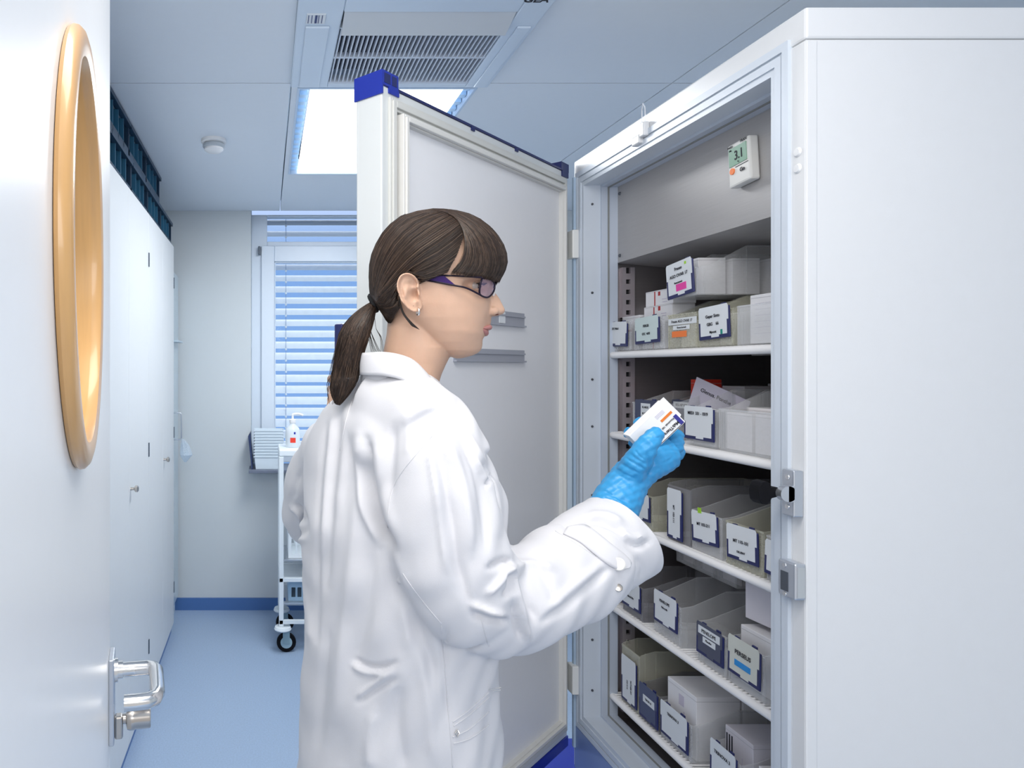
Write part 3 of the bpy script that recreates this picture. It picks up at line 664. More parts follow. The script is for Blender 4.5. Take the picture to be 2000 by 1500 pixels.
yc, w = inbin(0, 1366, 1434); carton(1.05, yc, 1.5, .09, w-.012, .070, 'white carton inside the bin marked Gepar Sixto')
yc, w = inbin(0, 1440, 1512)
carton(1.013, yc, 1.5, .06, w-.015, .098, 'tall white printed carton in the bin by the near frame post', prints=[('x', -.03, .03, .02+.012*k, .0208+.012*k, LILAC) for k in range(6)])
carton(1.09, yc, 1.5, .075, w-.015, .10, 'white carton behind the printed one, bin by the near frame post')
# --- shelf 2
bin_(1, 1236, 1300, 'clear bin at the hinge end of the second shelf, dark card with white slip', hf=.085, cw=.7, ch=.075, cz=.055, cm=mat('slate_card', (.05, .06, .12), .4), extra=[(-.02, .022, -.006, .03, CARD, 'white_slip')], lines=[('KLARIUS', .0075, .020, .001), ('RC/ZNC', .0075, .004, .001)])
bin_(1, 1341, 1399, 'clear bin on the second shelf with white card reading MEDI 551 - 1019', hf=.084, hb=.125, cw=.98, ch=.072, cz=.052, lines=[('MEDI  551 - 1019', .0098, .021, .0)], tilt=.0)
bin_(1, 1312, 1362, 'clear bin set further back on the second shelf, strip reading REG NP 018', X=1.06, hf=.09, hb=.12, dep=.25, cw=.8, ch=.06, cz=.062, cm=mat('slate_card', (.05, .06, .12), .4), extra=[(-.034, .034, .010, .026, CARD, 'white_strip')], lines=[('REG NP 018', .009, .018, 0)])
bin_(1, 1404, 1512, 'long clear bin full of white cartons on the second shelf, near frame post', hf=.088, hb=.125)
yc, w = inbin(1, 1341, 1399)
for k in range(3): carton(.99+k*.038, yc, 1.280, .034, w-.012, .078, 'white carton in the MEDI 551 bin, '+['front one', 'middle one', 'rear one'][k])
yc, w = inbin(1, 1404, 1512)
for k in range(6):
    for j in range(2):
        carton(1.0+k*.045, yc-.045+j*.09, 1.280, .042, .08, .078+.01*(k % 2), 'white carton in the long bin, row %s from the front, %s side' % (['one', 'two', 'three', 'four', 'five', 'six'][k], ['near', 'far'][j]), m=mat('bright_carton', (.86, .84, .86), .45), prints=[('y', -.012, .012, .004, .012, LILAC)] if j == 0 else ())
yc = 1.80
rc = carton(1.12, 1.76, 1.2775, .06, .03, .145, 'bright red upright carton behind the gloved hand on the second shelf', m=BRED, grp='coloured cartons on the second shelf')
pk = MB().box(-.05, .05, -.001, .001, 0, .125).build('pink_sheet', PINKP, loc=(1.22, 1.80, 1.2775), ); pk.rotation_euler = (0, 0, math.radians(-20)); tag(pk, 'pink sheet standing upright beside the red carton', 'paper')
lf = thing('folded_leaflet', 'lilac-white leaflet leaning in the bin beside the gloved hand', 'leaflet', (1.06, 1.63, 1.2775))
Ml = frame((0, 0, .075), (.35, -.94, -.42), (.05, -.40, .92))
MB().box(-.07, .07, -.055, .055, -.0008, .0008).xf(Ml).build('sheet', LILAC, lf)
text('lettering', 'Glenus, Ptinthe', .013, Ml @ Matrix.Translation((-.01, .03, .0012)), INK, lf, bold=.0001)
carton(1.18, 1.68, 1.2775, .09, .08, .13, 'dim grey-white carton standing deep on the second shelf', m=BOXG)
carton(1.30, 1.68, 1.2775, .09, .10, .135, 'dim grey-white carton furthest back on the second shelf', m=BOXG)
# --- shelf 3
bin_(2, 1230, 1276, 'yellowed clear bin at the hinge end of the middle shelf, behind the glove', m=CLEARY, hf=.085, cw=.86, ch=.065, cz=.052, lines=[('MT 1 R01', .008, .012, -.01)], tilt=-.03)
bin_(2, 1305, 1351, 'tall clear bin on the middle shelf with an upright narrow card', m=CLEARD, hf=.128, hb=.14, dep=.33, slant=.01, cw=.62, ch=.115, cz=.064, cy=.12, vertical=True, lines=[('MT  103-111', .008, 0, 0)])
bin_(2, 1352, 1411, 'clear bin on the middle shelf with card reading MT 103-211 and a lime tab', hf=.088, hb=.12, cw=.84, ch=.066, cz=.057, tilt=-.06, lines=[('MT 103-211', .0092, .006, 0)], extra=[(.006, .018, .030, .042, LIME, 'lime_tab')])
bin_(2, 1418, 1493, 'yellowed clear bin on the middle shelf with card reading MT 110-101 DILUENT', m=CLEARY, hf=.088, hb=.12, cw=.80, ch=.068, cz=.052, tilt=-.03, lines=[('MT 110-101', .0092, .003, 0), ('DILUENT', .006, -.018, 0)])
bin_(2, 1498, 1575, 'clear bin on the middle shelf half hidden behind the near frame post', hf=.085, cw=.95, ch=.064, cz=.045, tilt=.05)
yc, w = inbin(2, 1498, 1575)
carton(1.04, yc, 1.048, .08, w-.012, .105, 'white carton showing above the half hidden bin on the middle shelf', m=BOXW)
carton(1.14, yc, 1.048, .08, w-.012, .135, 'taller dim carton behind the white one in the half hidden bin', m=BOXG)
# --- shelf 4
bin_(3, 1217, 1257, 'clear bin at the hinge end of the fourth shelf, card partly behind the sleeve', m=CLEARD, hf=.085, cw=.86, ch=.068, cz=.055, lines=[('A 301', .008, .016, 0), ('Clinical Site', .007, -.006, 0)])
bin_(3, 1278, 1331, 'clear bin on the fourth shelf with white card reading PENELOPE', hf=.092, hb=.13, cw=.84, ch=.075, cz=.068, lines=[('PENELOPE', .009, .018, 0), ('Palbociclib', .006, .004, 0)], tilt=.02)
bin_(3, 1363, 1420, 'clear bin on the fourth shelf with dark card and white PENELOPE strip', hf=.085, hb=.12, cw=.9, ch=.068, cz=.055, cm=mat('slate_card2', (.07, .08, .13), .35), tilt=.02, lines=[('PENELOPE', .0105, .018, 0), ('Placebo', .0065, .001, 0)], extra=[(-.036, .036, .010, .027, CARD, 'white_strip'), (-.022, .02, -.006, .007, CARD, 'white_slip')])
bin_(3, 1423, 1495, 'clear bin on the fourth shelf with card reading PERSEUS over a blue strip', hf=.092, hb=.13, cw=.86, ch=.076, cz=.062, cm=mat('warm_card', (.66, .68, .62), .5), tilt=.03, lines=[('PERSEUS', .0125, .010, 0)], extra=[(-.022, .024, -.018, -.006, CYAN, 'blue_strip')])
yc, w = inbin(3, 1423, 1495)
carton(1.025, yc-.004, .805, .09, w-.014, .118, 'white carton in the PERSEUS bin, front one')
carton(1.13, yc, .805, .10, w-.014, .130, 'white carton in the PERSEUS bin, rear one')
carton(1.055, yc, .9365, .12, .10, .095, 'tall lilac-white carton balanced on top of the PERSEUS bin', m=mat('lilac_carton', (.66, .64, .70), .5), rz=.1)
carton(1.05, 1.285, .8035, .14, .09, .115, 'bright white carton nearest the frame post on the fourth shelf')
for k in range(3):
    Yc = 1.82-k*.085
    yv = [1.815, 1.735, 1.655][k]
    t, w = None, None
    bb_ = thing('storage_bin', 'clear bin in the rear upper row of the fourth shelf, '+['hinge end', 'middle', 'near end'][k], 'bin', (1.10, yv, .9355), group='clear storage bins in the fridge')
    clear_box(bb_, .078, .06, .075, .25, CLEAR)
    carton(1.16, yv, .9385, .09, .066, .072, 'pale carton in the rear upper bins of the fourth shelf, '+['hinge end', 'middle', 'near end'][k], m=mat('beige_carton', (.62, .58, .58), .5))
    bc = thing('storage_bin', 'dim bin under the rear upper row, fourth shelf, '+['hinge end', 'middle', 'near end'][k], 'bin', (1.15, yv, .8025), group='clear storage bins in the fridge')
    clear_box(bc, .078, .125, .1325, .24, CLEARD)
# --- shelf 5
bin_(4, 1215, 1250, 'tall yellowed bin at the hinge end of the lowest shelf with upright card', m=CLEARY, hf=.15, hb=.165, dep=.25, slant=.01, cw=.80, ch=.118, cz=.070, vertical=True, lines=[('FATHER RT', .007, -.012, -.014), ('AIO 0113', .006, -.012, .004)])
bin_(4, 1252, 1289, 'clear bin on the lowest shelf with dark card and narrow white slip', m=CLEARD, hf=.09, cw=.95, ch=.085, cz=.052, cm=mat('slate_card3', (.06, .08, .17), .35), extra=[(-.03, .02, .0, .018, CARD, 'white_slip')], lines=[('TBCRC B', .007, .009, -.004)])
bin_(4, 1291, 1352, 'clear bin on the lowest shelf with TRINOVA 3 card, tall cartons inside', hf=.085, hb=.12, X=.962, cw=.86, ch=.078, cz=.055, tilt=.0, lines=[('TRINOVA 3', .009, .018, 0)])
bin_(4, 1388, 1448, 'clear bin on the lowest shelf near the post with TRINOVA 3 card', hf=.088, hb=.12, cw=.84, ch=.078, cz=.062, tilt=.02, lines=[('TRINOVA 3', .010, .018, 0)])
yc, w = inbin(4, 1291, 1352)
carton(1.025, yc, .559, .10, w-.012, .145, 'tall white carton in the first TRINOVA 3 bin, front one', prints=[('x', -.01, .01, .10, .125, LILAC), ('x', -.012, -.008, .03, .09, LILAC)])
carton(1.135, yc, .559, .11, w-.012, .145, 'tall white carton in the first TRINOVA 3 bin, rear one')
yc, w = inbin(4, 1388, 1448)
carton(1.05, yc, .559, .12, w-.012, .125, 'white carton with bar printing in the second TRINOVA 3 bin', m=mat('lilac_carton', (.66, .64, .70), .5), prints=[('x', .035-.008*k, .039-.008*k, .06, .11, INK) for k in range(3)]+[('x', -.012, -.010, .02, .08, LILAC)])
carton(1.07, 1.335, .557, .16, .11, .095, 'large white carton on the lowest shelf nearest the frame post')
# ================================================================ the woman
from mathutils.bvhtree import BVHTree
PC = Vector((.2075, 1.09, 0))
person = thing('person', 'woman in white lab coat and blue glove reading a medicine carton at the fridge', 'person', PC)
HY = 1.06
Hc = Vector(((850-CX)/CF*HY, HY, 0)); RV = Vector((Hc.x, Hc.y, 0)).normalized(); UV_ = Vector((RV.y, -RV.x, 0)); CAMP = Vector((0, 0, CZ))
HD = Hc.dot(RV)
def ray(px, py): return Vector(((px-CX)/CF, 1, -(py-CY)/CF))
def HP(px, py, w=0.0):
    d = ray(px, py); t = (HD-w)/d.dot(RV); return CAMP+d*t
PXM = 1/((HP(851, 500)-HP(850, 500)).length)     # pixels per metre in the head plane
def off(px, py, w):   # plane coordinates (px,py at w=0) moved sideways by w
    return HP(px, py)-RV*w
def toPC(M): return [tuple(v-PC) for v in M]
def interp(tab, y, k=1):
    ys_ = [r[0] for r in tab]; return float(np.interp(y, ys_, [r[k] for r in tab]))
def smoothtab(tab, y, k=1, s=6):
    return sum(interp(tab, y+d, k)*w for d, w in ((-s, .25), (0, .5), (s, .25)))
def loftrows(rows, n=64, ex=2.2, fn=None):
    """rows: (py, back px, front px, half width) -> closed lofted mesh in world coordinates"""
    mb = MB(); vs = []
    for (y, b, f, w) in rows:
        uc, a = (b+f)/2, (f-b)/2
        for k in range(n):
            th = 2*PI*k/n; c, s = math.cos(th), math.sin(th)
            cu = math.copysign(abs(c)**(2/ex), c); sw = math.copysign(abs(s)**(2/ex), s)
            px, ww = uc+a*cu, w*sw
            if fn: px, ww = fn(px, y, ww, c)
            vs.append(off(px, y, ww))
    m = len(rows)
    fs = [(i*n+k, i*n+(k+1) % n, (i+1)*n+(k+1) % n, (i+1)*n+k) for i in range(m-1) for k in range(n)]
    fs += [tuple(range(n-1, -1, -1)), tuple(range((m-1)*n, m*n))]
    return mb.add(vs, fs)
def remesh(mbs, name, material, voxel, smooth_it=2, parent=None, fac=.5):
    me = bpy.data.meshes.new(name+'_src'); bmx = bmesh.new()
    for mb in mbs:
        m2 = bpy.data.meshes.new('t'); m2.from_pydata(mb.v, [], mb.f); b2 = bmesh.new(); b2.from_mesh(m2)
        bmesh.ops.recalc_face_normals(b2, faces=b2.faces); b2.to_mesh(m2); b2.free(); bmx.from_mesh(m2); bpy.data.meshes.remove(m2)
    bmx.to_mesh(me); bmx.free()
    o = bpy.data.objects.new(name+'_src', me); COL.objects.link(o)
    r = o.modifiers.new('r', 'REMESH'); r.mode = 'VOXEL'; r.voxel_size = voxel; r.adaptivity = 0
    if smooth_it:
        s = o.modifiers.new('s', 'SMOOTH'); s.factor = fac; s.iterations = smooth_it
    dg = bpy.context.evaluated_depsgraph_get(); ev = o.evaluated_get(dg)
    nm = bpy.data.meshes.new_from_object(ev); nm.name = name
    bpy.data.objects.remove(o); bpy.data.meshes.remove(me)
    nm.materials.clear(); nm.materials.append(material)
    no = bpy.data.objects.new(name, nm); COL.objects.link(no)
    n = len(nm.vertices); co = np.empty(n*3); nm.vertices.foreach_get('co', co); co = co.reshape(-1, 3)
    return no, nm, co
def finish(nm, co, o, parent, shift=None):
    co = co-np.array(shift if shift is not None else PC)
    nm.vertices.foreach_set('co', co.ravel()); nm.update()
    nm.polygons.foreach_set('use_smooth', [True]*len(nm.polygons)); nm.update()
    if parent: o.parent = parent
def proj(co):
    return CX+CF*co[:, 0]/co[:, 1], CY-CF*(co[:, 2]-CZ)/co[:, 1]

SKIN = mat('skin', (.60, .385, .275), .46, noise=.07, nscale=60, sss=.12, spec=.35, bump=.05, bscale=500)
COATM = mat('lab_coat_cotton', (.665, .665, .695), .75, bump=.10, bscale=900, sheen=.1)
GLOVE = mat('blue_nitrile', (.035, .30, .62), .38, noise=.06, nscale=30, bump=.15, bscale=120)
HAIRM = mat('dark_brown_hair', (.014, .009, .007), .42, noise=.25, nscale=30, spec=.35)
# ---- face and skull
back = [(424, 824), (428, 800), (435, 782), (455, 756), (480, 742), (510, 733), (540, 733), (570, 738), (600, 752), (625, 775), (650, 806), (670, 826), (685, 850), (694, 872), (700, 890)]
front = [(424, 866), (428, 895), (435, 915), (455, 950), (480, 963), (510, 969), (540, 969), (556, 965), (568, 960), (580, 958), (600, 959), (618, 960), (632, 959), (640, 956), (646, 948), (652, 950), (658, 946), (664, 940), (672, 942), (680, 941), (687, 937), (693, 927), (697, 914), (700, 900)]
wid = [(424, .004), (428, .018), (435, .034), (445, .046), (455, .055), (480, .067), (510, .073), (540, .0735), (570, .072), (600, .069), (625, .065), (650, .0585), (670, .050), (685, .040), (694, .028), (700, .012)]
fbase = [(424, 866), (428, 895), (435, 915), (455, 950), (480, 963), (510, 969), (540, 967), (556, 961), (568, 957), (580, 956), (600, 956), (620, 954), (640, 949), (655, 946), (665, 944), (672, 943), (680, 941), (687, 937), (693, 927), (697, 914), (700, 900)]
def facefn(px, y, w, c):
    if c > 0: px += (interp(front, y)-interp(fbase, y))*math.exp(-(w/.013)**2)*min(1, c*2)
    # eye sockets, cheeks, chin narrowing
    aw = abs(w); fr = 1/(1+math.exp(-(px-905)/8))
    px -= 30*math.exp(-((y-563)/12)**2)*math.exp(-((aw-.046)/.022)**2)*fr
    px += 3*math.exp(-((y-598)/16)**2)*math.exp(-((aw-.036)/.014)**2)*fr
    if y > 655: px -= fr*500*max(0, aw-.014)*min(1, (y-655)/20)*.5
    return px, w
yy = [424, 425, 426.5, 428, 430, 433]+list(range(436, 690, 3))+[691, 694, 696, 698, 700]
face = loftrows([(y, interp(back, y), interp(fbase, y), interp(wid, y)) for y in yy], 96, 2.25, facefn)
neck = loftrows([(600, 752, 850, .045), (630, 757, 858, .050), (655, 755, 870, .052), (680, 750, 884, .053), (700, 747, 877, .053), (712, 745, 871, .053), (730, 742, 863, .055), (752, 738, 856, .056), (790, 735, 850, .050), (830, 735, 840, .045)], 48, 2.1)
# nose
nose_f = [(560, 962), (566, 965), (573, 968), (582, 975), (590, 979), (598, 983), (604, 986), (608, 986), (612, 984), (615, 979), (618, 966)]
nose_w = [(560, .007), (573, .0085), (590, .011), (600, .0135), (606, .0145), (612, .014), (616, .010), (618, .006)]
nose = loftrows([(y, 935, interp(nose_f, y), interp(nose_w, y)) for y in (560, 566, 573, 578, 582, 586, 590, 594, 598, 601, 604, 606, 608, 610, 612, 614, 616, 618)], 28, 2.0)
def ell(c, r, n=16, axes=None):
    mb = MB(); prof = []
    vs = []; m = 10
    for i in range(m+1):
        ph = -PI/2+PI*i/m
        for k in range(n):
            a = 2*PI*k/n
            l = (math.cos(ph)*math.cos(a)*r[0], math.cos(ph)*math.sin(a)*r[1], math.sin(ph)*r[2])
            vs.append(Vector(c)+UV_*l[0]-RV*l[1]+Vector((0, 0, l[2])))
    fs = [(i*n+k, i*n+(k+1) % n, (i+1)*n+(k+1) % n, (i+1)*n+k) for i in range(m) for k in range(n)]
    return mb.add(vs, fs)
extras = []
for s in (-1, 1):
    extras.append(ell(off(960, 609, s*.0135), (.0095, .0055, .0065)))          # alae
    extras.append(ell(off(913, 563, s*.031), (.0130, .0135, .0125)))            # eye filling
    extras.append(ell(off(930, 549.5, s*.033), (.010, .017, .0045)))            # brow ridge
# jaw muscle and cheek
# ear (near and far)
eo = [(818, 549), (807, 536.5), (794.5, 532.7), (783, 536.5), (776.5, 547), (774.5, 558), (776, 568), (778.5, 575), (783, 587), (790, 596), (798, 604), (808, 609.5), (818, 608.5), (824.5, 601), (824, 593), (822, 584), (820, 574), (819, 562)]
def ear(sgn):
    n = 72; m = 15
    P_ = [Vector((p[0], p[1], 0)) for p in eo]; L = len(P_)
    ol = []
    for k in range(n):
        t = k/n*L; i = int(t); f_ = t-i
        p0, p1, p2, p3 = P_[(i-1) % L], P_[i % L], P_[(i+1) % L], P_[(i+2) % L]
        ol.append(.5*((2*p1)+(-p0+p2)*f_+(2*p0-5*p1+4*p2-p3)*f_*f_+(-p0+3*p1-3*p2+p3)*f_**3))
    c = Vector((803, 572, 0)); vs = []
    def H(px, py, d):
        base = .0785+max(0, (812-px))*.00040
        att = 1/(1+math.exp(-(px-817)/2.0))         # attaches to the cheek
        rim = .0050*math.exp(-((d-2.6)/2.4)**2)*(1-.55*att)
        groove = -.0030*math.exp(-((d-7.5)/2.4)**2)*(1 if py < 588 else .1)
        anti = .0028*math.exp(-(((px-793)+ (py-572)*.22)/4.5)**2)*math.exp(-((py-572)/20)**2)
        con = -.0115*math.exp(-((px-808)/7.5)**2-((py-576)/10)**2)-.0045*math.exp(-((px-803)/10)**2-((py-554)/7)**2)
        trag = .0060*math.exp(-((px-819)/3.4)**2-((py-575)/6)**2)+.003*math.exp(-((px-813)/3)**2-((py-589)/3)**2)
        crus = .003*math.exp(-((py-563-(px-806)*-.3)/2.2)**2)*math.exp(-((px-813)/7)**2)
        return base+rim+groove+anti+con+trag+crus-.0095*att
    for i in range(m+1):
        s = 1-(1-i/m)**1.0
        for k in range(n):
            p = c+(ol[k]-c)*s; d = min((q-p).length for q in ol[::2])
            vs.append(HP(p.x, p.y, H(p.x, p.y, d)) if sgn > 0 else off(p.x, p.y, -H(p.x, p.y, d)))
    for (s, dw) in ((.985, .0035), (.90, .012), (.80, .032)):
        for k in range(n):
            p = c+(ol[k]-c)*s+Vector((2.5 if s < .95 else 0, 0, 0)); hh = H(ol[k].x, ol[k].y, 1)-dw
            vs.append(HP(p.x, p.y, hh) if sgn > 0 else off(p.x, p.y, -hh))
    M_ = m+1+3
    fs = [(i*n+k, i*n+(k+1) % n, (i+1)*n+(k+1) % n, (i+1)*n+k) for i in range(M_-1) for k in range(n)]
    fs += [tuple(range((M_-1)*n, M_*n)), tuple(range(n-1, -1, -1))]
    return MB().add(vs, fs)
# ---- left hand on the door handle (bare skin)
LH = []
hx, hy, hz = .160, 1.467, 1.385
LH.append(MB().tube([(.132, 1.425, 1.25), (.136, 1.430, 1.30), (.150, 1.434, 1.34), (.160, 1.436, 1.39), (.164, 1.438, 1.43)], [(.022, .024), (.022, .020), (.030, .016), (.032, .014), (.028, .011)], 14))
for i, (dz, r) in enumerate(((.040, .0086), (.018, .0090), (-.004, .0088), (-.026, .0078))):
    z = hz+dz
    LH.append(MB().tube([(.150, 1.432, z), (.139, 1.444, z+.003), (.137, 1.466, z+.003), (.146, 1.488, z+.002), (.164, 1.493, z)], [r*1.15, r*1.05, r, r*.95, r*.8], 10))
LH.append(MB().tube([(.160, 1.438, 1.345), (.182, 1.452, 1.365), (.186, 1.472, 1.385), (.176, 1.486, 1.40)], [.013, .0115, .010, .0088], 10))
larm = MB().tube([(.133, 1.425, 1.26), (.105, 1.41, 1.18), (.085, 1.37, 1.14)], [.024, .032, .036], 14)
b_o, b_m, b_c = remesh([face, neck, nose]+extras+[ear(1), ear(-1)], 'body', SKIN, .0014, 3)
# lower body of the same mesh: trunk, legs (inside the clothes) and the left hand
trunk = [MB().tube([(.20, 1.10, 1.34), (.20, 1.10, 1.25), (.205, 1.10, 1.05), (.21, 1.10, .90)], [(.05, .07), (.065, .085), (.07, .085), (.08, .09)], 20)]
for s in (-1, 1):
    lx, ly = .21+s*-.048, 1.10+s*.075
    trunk.append(MB().tube([(lx, ly, .92), (lx, ly, .72), (lx+.01, ly, .50), (lx, ly, .32), (lx-.005, ly, .09)], [.078, .072, .052, .048, .034], 14))
    trunk.append(MB().tube([(lx-.03, ly-.01*s, .05), (lx+.04, ly, .045), (lx+.13, ly, .035)], [.034, .036, .024], 12))
hand_o, hand_m, hand_c = remesh(LH+[larm], 'h', SKIN, .0018, 2)
tr_o, tr_m, tr_c = remesh(trunk, 't', SKIN, .008, 2)
neckjoin = remesh([MB().tube([tuple(off(800, 800, 0)), (.19, 1.09, 1.30)], [.055, .07], 16)], 't2', SKIN, .008, 1)
bmx = bmesh.new()
for me_, co_ in ((b_m, b_c), (hand_m, hand_c), (tr_m, tr_c), (neckjoin[1], neckjoin[2])):
    me_.vertices.foreach_set('co', (co_-np.array(PC)).ravel()); me_.update(); bmx.from_mesh(me_)
bmx.to_mesh(b_m); bmx.free()
for o_ in (hand_o, tr_o, neckjoin[0]): bpy.data.objects.remove(o_)
b_m.polygons.foreach_set('use_smooth', [True]*len(b_m.polygons)); b_m.update()
b_o.parent = person
def wb(mb, name, m, smooth=True, parent=None, sub=0, **k):
    mb.v = [tuple(Vector(v)-PC) for v in mb.v]
    return mb.build(name, m, parent or person, smooth=smooth, sub=sub, **k)
# ---- eyes
EYEW = mat('eye_white', (.42, .36, .33), .3); IRIS = mat('iris_brown', (.05, .03, .02), .15)
for s in (-1, 1):
    ey = wb(ell(off(921, 563.5, s*.032), (.0113, .0113, .0113), 20), 'eyeball', EYEW)
    wb(ell(off(921, 563.5, s*.032)+UV_*.0072-RV*(s*.0036)-Vector((0, 0, .0012)), (.0050, .0052, .0052), 16), 'iris', IRIS, parent=ey)
    lid = MB(); vs = []
    c = off(921, 563.5, s*.032)
    for i in range(9):
        for k in range(13):
            az = math.radians(-75+150*k/12); el = math.radians(12+60*i/8); r = .0127
            vs.append(c+UV_*(r*math.cos(el)*math.cos(az))-RV*(r*math.cos(el)*math.sin(az))+Vector((0, 0, r*math.sin(el))))
    for i in range(9):
        for k in range(13):
            az = math.radians(-75+150*k/12); el = math.radians(-22-50*i/8); r = .0125
            vs.append(c+UV_*(r*math.cos(el)*math.cos(az))-RV*(r*math.cos(el)*math.sin(az))+Vector((0, 0, r*math.sin(el))))
    fs = [(q+i*13+k, q+i*13+k+1, q+(i+1)*13+k+1, q+(i+1)*13+k) for q in (0, 117) for i in range(8) for k in range(12)]
    wb(MB().add(vs, fs), 'eyelid', SKIN)
    ls = MB()
    for k in range(13):
        az = math.radians(-65+130*k/12); el = math.radians(12)
        d = UV_*math.cos(az)-RV*math.sin(az)
        p0 = c+d*(.0127*math.cos(el))+Vector((0, 0, .0127*math.sin(el)))
        ls.tube([p0, p0+d*.0045+Vector((0, 0, -.001)), p0+d*.008+Vector((0, 0, .001))], [.0008, .0006, .0002], 4)
    wb(ls, 'eyelashes', BLACK)
# ---- lips, nostrils
LIP = mat('lip_skin', (.47, .20, .18), .4, sss=.1)
def lipc(pts, rad):
    P_ = []
    for k in range(17):
        t = -1+2*k/16; a = abs(t)
        px = pts[0][0]+(pts[1][0]-pts[0][0])*(1-a**2.2); py = pts[0][1]+(pts[1][1]-pts[0][1])*(1-a**1.6)
        P_.append(off(px, py, t*.0305))
    return MB().tube(P_, [(rad[0]*(1-abs(-1+2*k/16)**2.5)+.0008, rad[1]*(1-abs(-1+2*k/16)**2.5)+.0008) for k in range(17)], 10)
wb(lipc([(938.5, 643), (955.5, 639.5)], (.0034, .0036)), 'upper_lip', LIP)
wb(lipc([(938.5, 645), (948.5, 650.5)], (.0043, .0038)), 'lower_lip', LIP)
for s in (-1, 1): wb(ell(off(968, 614.5, s*.0075), (.0040, .0022, .0014)), 'nostril_shade', mat('nostril_shade_dark', (.12, .03, .02), .8))  # dark ellipsoids stand in for nostril shade, no hollow is modelled

# ---- hair
hb = [(406, 849, 851, .001), (408, 832, 868, .012), (412, 812, 896, .024), (420, 788, 922, .038), (430, 770, 939, .050), (445, 755, 958, .062), (460, 744, 971, .070), (480, 733, 984, .077), (500, 725, 990.5, .0815), (515, 722, 990, .083), (530, 721, 986, .083), (548, 721, 977, .082), (560, 721, 972, .081), (580, 724, 968, .079), (600, 733, 960, .075), (630, 752, 950, .066), (660, 760, 940, .055)]
def hair_w(px, py, n_=2.25):
    b, f, w = interp(hb, py, 1), interp(hb, py, 2), interp(hb, py, 3)
    t = (px-(b+f)/2)/((f-b)/2); t = max(-1, min(1, t)); return w*(1-abs(t)**n_)**(1/n_)
def hsurf(px, py, lift=0.0):
    w = 0
    for _ in range(5):
        p = HP(px, py, w); d = p-Hc; u = d.dot(UV_); q = p+RV*w
        pu = CX+CF*q.x/q.y; pv = CY-CF*(q.z-CZ)/q.y
        w = .5*w+.5*hair_w(pu, pv)
    if ((px-799)/25)**2+((py-571)/38)**2 < 1: w -= .028
    return HP(px, py, w+lift), w
def crom(P_, n):
    L = len(P_)-1; out = []
    for k in range(n):
        t = k/(n-1)*L; i = min(int(t), L-1); f_ = t-i
        p0, p1, p2, p3 = P_[max(i-1, 0)], P_[i], P_[i+1], P_[min(i+2, L)]
        out.append(.5*((2*p1)+(-p0+p2)*f_+(2*p0-5*p1+4*p2-p3)*f_*f_+(-p0+3*p1-3*p2+p3)*f_**3))
    return out
GA = [[(846, 408), (790, 419), (755, 445), (733, 480), (722, 515), (721, 552), (724, 580), (730, 590)],
      [(868, 410), (815, 426), (775, 458), (750, 498), (737, 535), (732, 562), (730, 580), (731, 590)],
      [(888, 418), (842, 444), (797, 478), (764, 520), (746, 552), (737, 572), (733, 583), (732, 591)],
      [(902, 440), (864, 469), (816, 502), (779, 536), (754, 563), (741, 578), (735, 586), (733, 592)],
      [(904, 466), (862, 500), (818, 523), (787, 545), (762, 568), (745, 582), (737, 589), (734, 593)],
      [(893, 496), (855, 523), (822, 536), (796, 531), (773, 550), (752, 586), (740, 592), (735, 594)],
      [(874, 532), (848, 538), (826, 541), (806, 536), (778, 560), (757, 594), (742, 596), (736, 596)],
      [(800, 560), (792, 568), (785, 578), (778, 592), (768, 603), (754, 603), (744, 600), (737, 598)],
      [(785, 590), (782, 598), (776, 606), (770, 615), (762, 620), (753, 612), (745, 604), (738, 600)],
      [(776, 600), (773, 610), (768, 622), (762, 631), (755, 627), (749, 616), (743, 607), (738, 601)]]
GB = [[(846, 408), (885, 410), (925, 421), (960, 445), (982, 475), (991, 505), (986, 530), (974, 549)],
      [(850, 409), (888, 414), (924, 430), (952, 455), (970, 484), (976, 511), (972, 532), (962, 545)],
      [(858, 410), (890, 420), (920, 438), (942, 464), (956, 492), (958, 515), (954, 530), (946, 541)],
      [(868, 412), (893, 426), (916, 446), (932, 470), (940, 495), (940, 515), (935, 528), (926, 538)],
      [(880, 415), (897, 432), (912, 452), (921, 474), (925, 496), (922, 514), (915, 526), (905, 536)],
      [(888, 419), (899, 438), (906, 456), (908, 476), (906, 494), (899, 510), (890, 522), (880, 533)]]
def guide(Gs, s, n):
    f_ = s*(len(Gs)-1); i = min(int(f_), len(Gs)-2); f_ -= i
    P_ = [Vector((a[0]*(1-f_)+b[0]*f_, a[1]*(1-f_)+b[1]*f_)) for a, b in zip(Gs[i], Gs[i+1])]
    return crom(P_, n)
hair = MB()
def sheet(Gs, ns, n, lift):
    rows_ = []
    for j in range(ns+1):
        g = guide(Gs, j/ns, n); rows_.append([hsurf(p.x, p.y, lift) for p in g])
    vs = [q for p, w in rows_[0] for q in (p, p+RV*(2*w+2*lift))]
    hair.add(vs, [(2*i, 2*i+1, 2*i+3, 2*i+2) for i in range(n-1)])
    for side in (1, -1):
        vs = []
        for r_ in rows_:
            for p, w in r_: vs.append(p if side > 0 else p+RV*(2*w+2*lift))
        hair.add(vs, [(a*n+b, a*n+b+1, (a+1)*n+b+1, (a+1)*n+b) for a in range(ns) for b in range(n-1)])
GB[0:0] = []
sheet(GA, 60, 30, -.0012); sheet(GB[:5], 34, 26, -.0012)
hr = wb(hair, 'hair', HAIRM, smooth='all')
HAIR2 = mat('brown_hair_strands', (.024, .0145, .0105), .34, noise=.5, nscale=200, spec=.4)
HAIR3 = mat('light_brown_hair_strands', (.085, .053, .036), .36, noise=.4, nscale=200, spec=.4)
